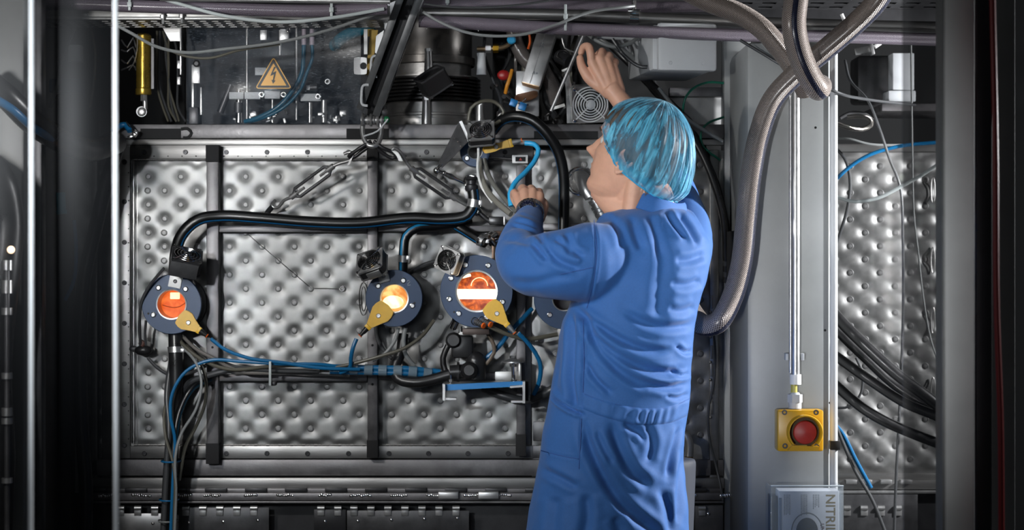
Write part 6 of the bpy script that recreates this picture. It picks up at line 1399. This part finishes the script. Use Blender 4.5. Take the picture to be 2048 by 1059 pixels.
ad2 = N.new('ShaderNodeMath'); ad2.operation = 'MULTIPLY_ADD'; ad2.use_clamp = True; Lk.new(n2.outputs[0], ad2.inputs[0]); ad2.inputs[1].default_value = .3; Lk.new(ad.outputs[0], ad2.inputs[2])
sb = N.new('ShaderNodeMath'); sb.operation = 'SUBTRACT'; sb.use_clamp = True; Lk.new(ad2.outputs[0], sb.inputs[0]); sb.inputs[1].default_value = .10; Lk.new(sb.outputs[0], b.inputs['Alpha'])
mx = N.new('ShaderNodeMix'); mx.data_type = 'RGBA'; Lk.new(rg.outputs[0], mx.inputs[0]); mx.inputs[6].default_value = (.015, .26, .48, 1); mx.inputs[7].default_value = (.12, .52, .74, 1); Lk.new(mx.outputs[2], b.inputs['Base Color'])
bp = N.new('ShaderNodeBump'); bp.inputs['Strength'].default_value = .7; bp.inputs['Distance'].default_value = .003; Lk.new(n1.outputs[0], bp.inputs['Height']); Lk.new(bp.outputs[0], b.inputs['Normal'])
vs, fs, uvs = [], [], []; n = 220; m = 60
for j in range(m + 1):
    t = j / m
    for k in range(n):
        a = 2 * PI * k / n; ca, sa = math.cos(a), math.sin(a)
        # rim height: forehead high, nape low
        zr = .050 * max(0, ca) ** 1.2 - .036 * max(0, -ca) ** 1.1 - .012 * abs(sa)
        cx = -.022
        ph = t * (PI / 2) * 1.26; rr_ = math.sin(min(ph, PI / 2)) if ph < PI / 2 else 1 - .17 * ((ph - PI / 2) / (.26 * PI / 2)) ** 2
        zc = .026
        if ph < PI / 2: z = zr + .01 + (.142 - zr - .01) * math.cos(ph)
        else: z = zr + .01 - .036 * (ph - PI / 2) / (.26 * PI / 2)
        pl = (.0022 * math.sin(a * 31 + 2.2 * math.sin(t * 5 + a)) + .0020 * math.sin(a * 57 + 1.7 * math.sin(t * 9)) + .0025 * noise.noise(V((ca * 4, sa * 4, t * 3)))) * min(1, t * 2.2) + .0035 * noise.noise(V((ca * 2.2 + 5, sa * 2.2, t * 2)))
        if t > .9: pl += .0035 * math.sin(a * 41) * (t - .9) / .1
        rx = (.113 if ca > 0 else .122) * rr_ + pl; ry = .099 * rr_ + pl
        vs.append(V((cx + ca * rx, sa * ry, z + .15 * pl)))
for j in range(m):
    for k in range(n):
        fs.append((j * n + k, (j + 1) * n + k, (j + 1) * n + (k + 1) % n, j * n + (k + 1) % n)); u0, u1 = k / n, (k + 1) / n; v0, v1 = j / m, (j + 1) / m
        uvs.append([(u0, v0), (u0, v1), (u1, v1), (u1, v0)])
nm = MB(); nm.add(vs, fs, uvs, HM); hn = nm.build('hair_net', netm, man, sharp=180)
el = MB(); ring = [HM @ v for v in vs[m * n:(m + 1) * n:4]]; el.tube(ring + [ring[0]], .0022, 8, caps=False); el.build('elastic_rim', mat('net elastic', (.03, .33, .58), .6), man)

# --- lab coat
cb_ = MB(); loft(cb_, coat_secs, 64, .93)
arm(cb_, L_ARM, 1.0, 40); cb_.ball(P(1060, 424, -.372), .030, n=18)
arm(cb_, [(1330, 520, -.58, .11)] + R_ARM, 1.0, 36)
cb_.tube([P(1215, 500, -.62), P(1375, 490, -.54)], .088, 36)
coat_me = voxelise(cb_, .0040, 26, .5)
co, no = mesh_np(coat_me)
def fold(pts, w, d, rid=.45, one=0):
    global co
    pj = project(co); D, u, s = seg_dist(pj, spl(pts)); taper = np.clip(np.sin(PI * np.clip(u, .02, .98)) * 2.2, 0, 1)
    face = np.clip((-(no[:, 1])) / .35, 0, 1)
    w = w * .88; d = d * (1.3 if d > 3.5 else 1)
    g = -np.exp(-(D / w) ** 2) + rid * np.exp(-((D - 1.9 * w) / (1.1 * w)) ** 2) * (1 if not one else (s * one > 0))
    co = co + no * (g * d * .001 * taper * face)[:, None]
for p, w, d in (
    # sleeve
    ([(1019, 449), (1050, 453), (1076, 468), (1086, 492)], 6, 7), ([(1066, 484), (1082, 506), (1096, 522)], 6, 8), ([(1087, 491), (1119, 522), (1162, 538)], 8, 7), ([(1132, 465), (1146, 499), (1170, 515)], 7, 6),
    ([(1110, 476), (1130, 490), (1142, 510)], 5, 5), ([(1000, 480), (1030, 478), (1062, 488)], 7, 4), ([(1010, 560), (1060, 565), (1120, 552), (1170, 545)], 9, 3), ([(1036, 428), (1060, 436), (1082, 444)], 3, 3),
    ([(1024, 440), (1052, 444), (1080, 456)], 4, 4),
    ([(1188, 440), (1193, 499), (1187, 562), (1174, 616)], 3, 3.2),
    # yoke and back
    ([(1262, 432), (1272, 470), (1284, 500)], 8, 5), ([(1300, 424), (1312, 470), (1322, 515)], 9, 5), ([(1334, 424), (1350, 450), (1372, 478)], 6, 6), ([(1355, 425), (1378, 455), (1398, 490)], 6, 6), ([(1225, 436), (1240, 470), (1245, 500)], 8, 4),
    ([(1322, 440), (1328, 520), (1320, 590), (1318, 650)], 16, 4.5),
    ([(1350, 520), (1378, 520), (1412, 508)], 9, 5), ([(1340, 566), (1370, 570), (1404, 560)], 9, 5), ([(1335, 615), (1360, 622), (1392, 612)], 9, 4),
    # drapes under the arm
    ([(1142, 612), (1182, 641), (1238, 677), (1300, 700), (1350, 700)], 8, 7), ([(1158, 616), (1198, 681), (1261, 726), (1335, 745), (1380, 735)], 9, 8), ([(1172, 640), (1196, 700), (1253, 756), (1300, 780)], 8, 7),
    ([(1245, 620), (1285, 643), (1340, 655), (1388, 648)], 9, 6), ([(1203, 700), (1240, 735), (1295, 766), (1345, 775), (1380, 762)], 8, 7), ([(1169, 720), (1190, 754), (1224, 788)], 6, 6),
    ([(1140, 617), (1143, 680), (1142, 760), (1150, 826)], 8, 9), ([(1166, 640), (1168, 720), (1166, 790)], 4, 3.5), ([(1122, 640), (1118, 720), (1112, 780)], 7, 3),
    ([(1352, 690), (1372, 705), (1385, 700)], 5, 5), ([(1340, 740), (1366, 752), (1382, 745)], 5, 5), ([(1330, 790), (1356, 796), (1378, 786)], 5, 4),
    # skirt
    ([(1163, 836), (1183, 903), (1237, 998), (1295, 1050), (1330, 1080)], 11, 10), ([(1222, 840), (1237, 890), (1266, 944), (1306, 975)], 11, 8), ([(1245, 845), (1280, 865), (1292, 885)], 7, 6),
    ([(1290, 848), (1304, 880), (1296, 925)], 9, 5), ([(1322, 975), (1334, 1010), (1345, 1070)], 10, 6), ([(1360, 850), (1344, 905), (1334, 955)], 6, 6), ([(1372, 900), (1360, 960), (1358, 1050)], 7, 6),
    ([(1190, 860), (1210, 900), (1228, 930)], 7, 5), ([(1083, 937), (1120, 955), (1158, 975)], 8, 5), ([(1170, 985), (1175, 1030), (1165, 1080)], 12, 6), ([(1110, 990), (1105, 1080)], 14, 5), ([(1230, 1030), (1250, 1090)], 12, 5)):
    fold(p, w, d)
for p, w, d in (([(1098, 776), (1112, 797), (1136, 815), (1168, 829)], 3.6, 12), ([(1163, 829), (1161, 880), (1158, 937)], 2.2, 2.2), ([(1081, 900), (1120, 910), (1157, 917)], 2.2, 2.2)):
    fold(p, w, d, .6)
# gentle cloth unevenness
f1 = np.array([noise.noise(V(c) * 14) for c in co]); f2 = np.array([noise.noise(V(c) * 34 + V((3, 1, 7))) for c in co])
co = co + no * (.0030 * f1 + .0012 * f2)[:, None]
coat_me.vertices.foreach_set('co', co.ravel()); coat_me.update()
bvh = BVHTree.FromPolygons([V(c) for c in co], [tuple(p.vertices) for p in coat_me.polygons])
coat = link(coat_me, 'lab_coat', cloth, man)
eye = V((0, -CD, CZ))
def on_coat(x, y, off=.001):
    d = (P(x, y, 0) - eye).normalized(); h = bvh.ray_cast(eye, d)
    return (h[0] + h[1] * off if h[0] is not None else P(x, y, -.7)), (h[1] if h[0] is not None else V((0, -1, 0)))
def patch(name, top, bot, th, m, parent, nu=90, nv=8, pleat=None):
    """cloth band lying on the coat between two strokes"""
    A = spl(top); B = spl(bot)
    def at(S, u): q = u * (len(S) - 1); i = min(int(q), len(S) - 2); f = q - i; return (S[i][0] * (1 - f) + S[i + 1][0] * f, S[i][1] * (1 - f) + S[i + 1][1] * f)
    vs = []; fs = []
    for j in range(nv + 1):
        for i in range(nu + 1):
            a, b_ = at(A, i / nu), at(B, i / nu); t = j / nv; edge = min(1, min(t, 1 - t) * 6, min(i, nu - i) / 2)
            x, y = a[0] * (1 - t) + b_[0] * t, a[1] * (1 - t) + b_[1] * t; p, nn = on_coat(x, y, 0)
            vs.append(p + nn * ((th + (pleat(i / nu, t) if pleat else 0)) * edge - .001 * (edge == 0)))
    for j in range(nv):
        for i in range(nu): q = j * (nu + 1) + i; fs.append((q, q + nu + 1, q + nu + 2, q + 1))
    mb = MB(); mb.add(vs, fs); return mb.build(name, m, parent, sharp=60)
patch('back_belt', [(1166, 784), (1200, 797), (1235, 806), (1270, 813), (1310, 815), (1345, 809), (1379, 794)], [(1165, 818), (1200, 832), (1235, 842), (1270, 850), (1310, 850), (1345, 845), (1374, 832)], .0035, cloth, man, 140, 10,
      lambda u, t: (.0016 * math.sin(u * 70 + 3 * math.sin(u * 9) + t * 1.5) * (.4 + .6 * math.sin(PI * t)) if u > .28 else .0006 * math.sin(u * 60)))
for st_ in ([(1188, 440), (1193, 499), (1187, 562), (1174, 616)], [(1163, 829), (1161, 880), (1158, 937)], [(1081, 900), (1120, 910), (1157, 917)], [(1166, 640), (1168, 720), (1166, 784)], [(1168, 787), (1200, 800), (1235, 809), (1270, 816), (1310, 818), (1345, 812), (1378, 797)],
            [(1167, 815), (1200, 829), (1235, 839), (1270, 847), (1310, 847), (1345, 842), (1374, 829)], [(1200, 520), (1140, 545), (1080, 556), (1020, 560)][:0] or [(1120, 548), (1150, 542), (1186, 534)]):
    q = spl(st_); pts = [on_coat(x, y, .0006)[0] for x, y in q]
    pts = [p for i, p in enumerate(pts) if i == 0 or (p - pts[i - 1]).length < .03]
    if len(pts) > 2: MB().tube(pts, .0009, 6, smooth=False).build('seam', cloth2, man)
# collar: folded band round the neck
cm = MB(); n = 90; CR = Matrix.Translation(P(1302, 407, -.57)) @ Matrix.Rotation(math.radians(17), 4, 'Y') @ Matrix.Rotation(math.radians(8), 4, 'X')
prof = [(0, -.018, .068), (0, .004, .0665), (0, .016, .067), (0, .0195, .070), (0, .016, .0735), (0, -.002, .080), (0, -.010, .0865), (0, -.0125, .0895), (0, -.0105, .0910), (0, .001, .0845), (0, .019, .0765), (0, .024, .071)]
vs = []; fs = []
for k in range(n + 1):
    a = math.radians(215) - math.radians(305) * k / n      # opens towards the front of the coat
    for (_, z, r) in prof:
        r2 = r * (1 + .02 * math.sin(a * 5)); vs.append(CR @ V((math.cos(a - .4) * r2 * 1.0, math.sin(a - .4) * r2 * .98, z + .002 * math.sin(a * 4))))
q = len(prof)
for k in range(n):
    for j in range(q): fs.append((k * q + j, k * q + (j + 1) % q, (k + 1) * q + (j + 1) % q, (k + 1) * q + j))
fs.append(tuple(range(q))); fs.append(tuple(n * q + j for j in range(q - 1, -1, -1)))
cm.add(vs, fs); cm.build('collar', cloth, man)
# wristwatch
wt = MB(); Wd = (P(1060, 418, -.355) - P(1060, 432, -.385)).normalized(); Wc = P(1060, 424, -.366)
BW = basis(Wd)
for k in range(22):
    a = 2 * PI * k / 22; c = Matrix.Translation(Wc) @ BW @ Matrix.Rotation(a, 4, 'Z') @ Matrix.Translation((.0325, 0, 0))
    for z in (-.0065, 0, .0065): wt.box((0, 0, z), (.0032, .0088, .0058), c, .0008)
wt.build('watch_bracelet', M_['chrome'], man)
fc = P(1055, 411, -.402); FN = basis(V((-.12, -.70, .68)))
T = Matrix.Translation(fc) @ FN
c = MB(); c.lathe([(.017, -.008), (.020, -.006), (.020, .0), (.0185, .0025), (.0155, .003), (.0150, .0015)], T, 36, close=False); c.cyl((.020, 0, -.003), (.0235, 0, -.003), .0025, n=10, M=T)
wc = c.build('watch_case', M_['chrome'], man)
MB().lathe([(.0001, .0018), (.0152, .0018)], T, 32, close=False).build('watch_dial', mat('watch dial', (.01, .012, .03), .15), wc)
c = MB()
for (x, y) in ((-.006, 0), (.006, 0), (0, -.006)): c.torus(.0032, .0004, T @ Matrix.Translation((x, y, .0022)), 16, 5)
for a in range(12): c.box((0, .0128, .0022), (.0007, .0022, .0004), T @ Matrix.Rotation(a * PI / 6, 4, 'Z'))
c.box((0, .004, .0028), (.0008, .009, .0004), T @ Matrix.Rotation(-.9, 4, 'Z')); c.box((0, .003, .0028), (.0009, .006, .0004), T @ Matrix.Rotation(1.0, 4, 'Z')); c.build('watch_hands', M_['satin'], wc)
# trousers and shoes below the coat
tr = MB(); g = []
for s, (x, y) in ((1, (.24, -.66)), (-1, (.33, -.50))):
    tr.tube([V((x, y + .02, .90)), V((x, y, .50)), V((x, y, .09))], lambda t: .10 - .035 * t, 28)
link(voxelise(tr, .008, 4), 'trousers', mat('dark trousers', (.03, .035, .05), .7), man)
for (x, y) in ((.24, -.66), (.33, -.50)):
    sh = MB(); d = V((-.90, .43, 0)).normalized()
    sh.tube([V((x, y, .055)) - d * .06, V((x, y, .055)), V((x, y, .045)) + d * .09, V((x, y, .038)) + d * .17], lambda t: .048 - .012 * t, 24); sh.bx(x - .02, x + .02, y - .02, y + .02, .02, .12)
    me = voxelise(sh, .006, 4); cc, _n = mesh_np(me); cc[:, 2] = np.maximum(cc[:, 2], .004); me.vertices.foreach_set('co', cc.ravel()); link(me, 'shoe', mat('black shoe leather', (.02, .02, .02), .4), man)

# ------------------------------------------------------------------ small pieces go under the part that carries them
def stem_(o): return o.name.split('.')[0]
NEST = {'sight_port': {'cap_bolt': 'flange', 'washer': 'flange', 'pin_hole': 'flange', 'engraved_number': 'flange', 'lug_screw': 'bracket_lug', 'element_wire': 'furnace_glow', 'hot_patch': 'furnace_glow', 'hot_bar': 'furnace_glow'},
        'cooling_fan': {'corner_screw': 'frame'}, 'temperature_probe': {'screw': 'tongue', 'red_seal': 'cable_boot'}, 'junction_box': {'lid_screw': 'lid'},
        'emergency_stop': {'corner_screw': 'enclosure', 'yellow_label': 'enclosure'}, 'hinged_flap': {'rivet': 'flap_plate', 'hinge_knuckle': 'flap_plate'},
        'glove_box': {'brand_lettering': 'carton', 'small_lettering': 'carton', 'small_print': 'carton', 'dispenser_slot': 'carton', 'slot_ring': 'carton', 'printed_edge': 'carton'},
        'warning_sign': {'black_border': 'sign_plate', 'yellow_field': 'sign_plate', 'lightning_arrow': 'sign_plate'}, 'printed_channel': {'print': 'channel_body', 'channel_end': 'channel_body'},
        'furnace_door': {'weld_seam': 'quilted_sheet', 'cap_bolt': 'frame_strip'}, 'support_grid': {'bolt_hole': 'upright', 'end_wrap': 'upright'}, 'machine_column': {'screw_hole': 'column_body', 'tape_band': 'edge_tube'},
        'person': {'collar': 'lab_coat', 'back_belt': 'lab_coat', 'seam': 'lab_coat', 'elastic_rim': 'hair_net', 'eye': 'body', 'eyebrow': 'body'}, 'curtain_strip': {'strip_edge': 'strip_sheet'}, 'clear_cover': {'cover_bolt': 'edge_bracket'},
        'fan_bracket': {'rivet': 'plate'}, 'top_beam': {'black_marking': 'beam_face', 'curved_marking': 'beam_face'}, 'bottom_beam': {'weld_bead': 'stepped_rail', 'scorched_tab': 'ledge'}, 'cable_tray': {'tray_bolt': 'front_side'}}
def centre(o):
    c = sum((V(b) for b in o.bound_box), V((0, 0, 0))) / 8; return c
for root in [o for o in COL.objects if o.parent is None and stem_(o) in NEST]:
    ch = list(root.children); mp_ = NEST[stem_(root)]
    for o in ch:
        tgt = mp_.get(stem_(o))
        if not tgt: continue
        cand = [p for p in ch if stem_(p) == tgt]
        if not cand: continue
        c = centre(o)
        def gap(p):
            lo = [min(b[i] for b in p.bound_box) for i in range(3)]; hi = [max(b[i] for b in p.bound_box) for i in range(3)]
            return sum(max(lo[i] - c[i], 0, c[i] - hi[i]) ** 2 for i in range(3))
        o.parent = min(cand, key=gap)
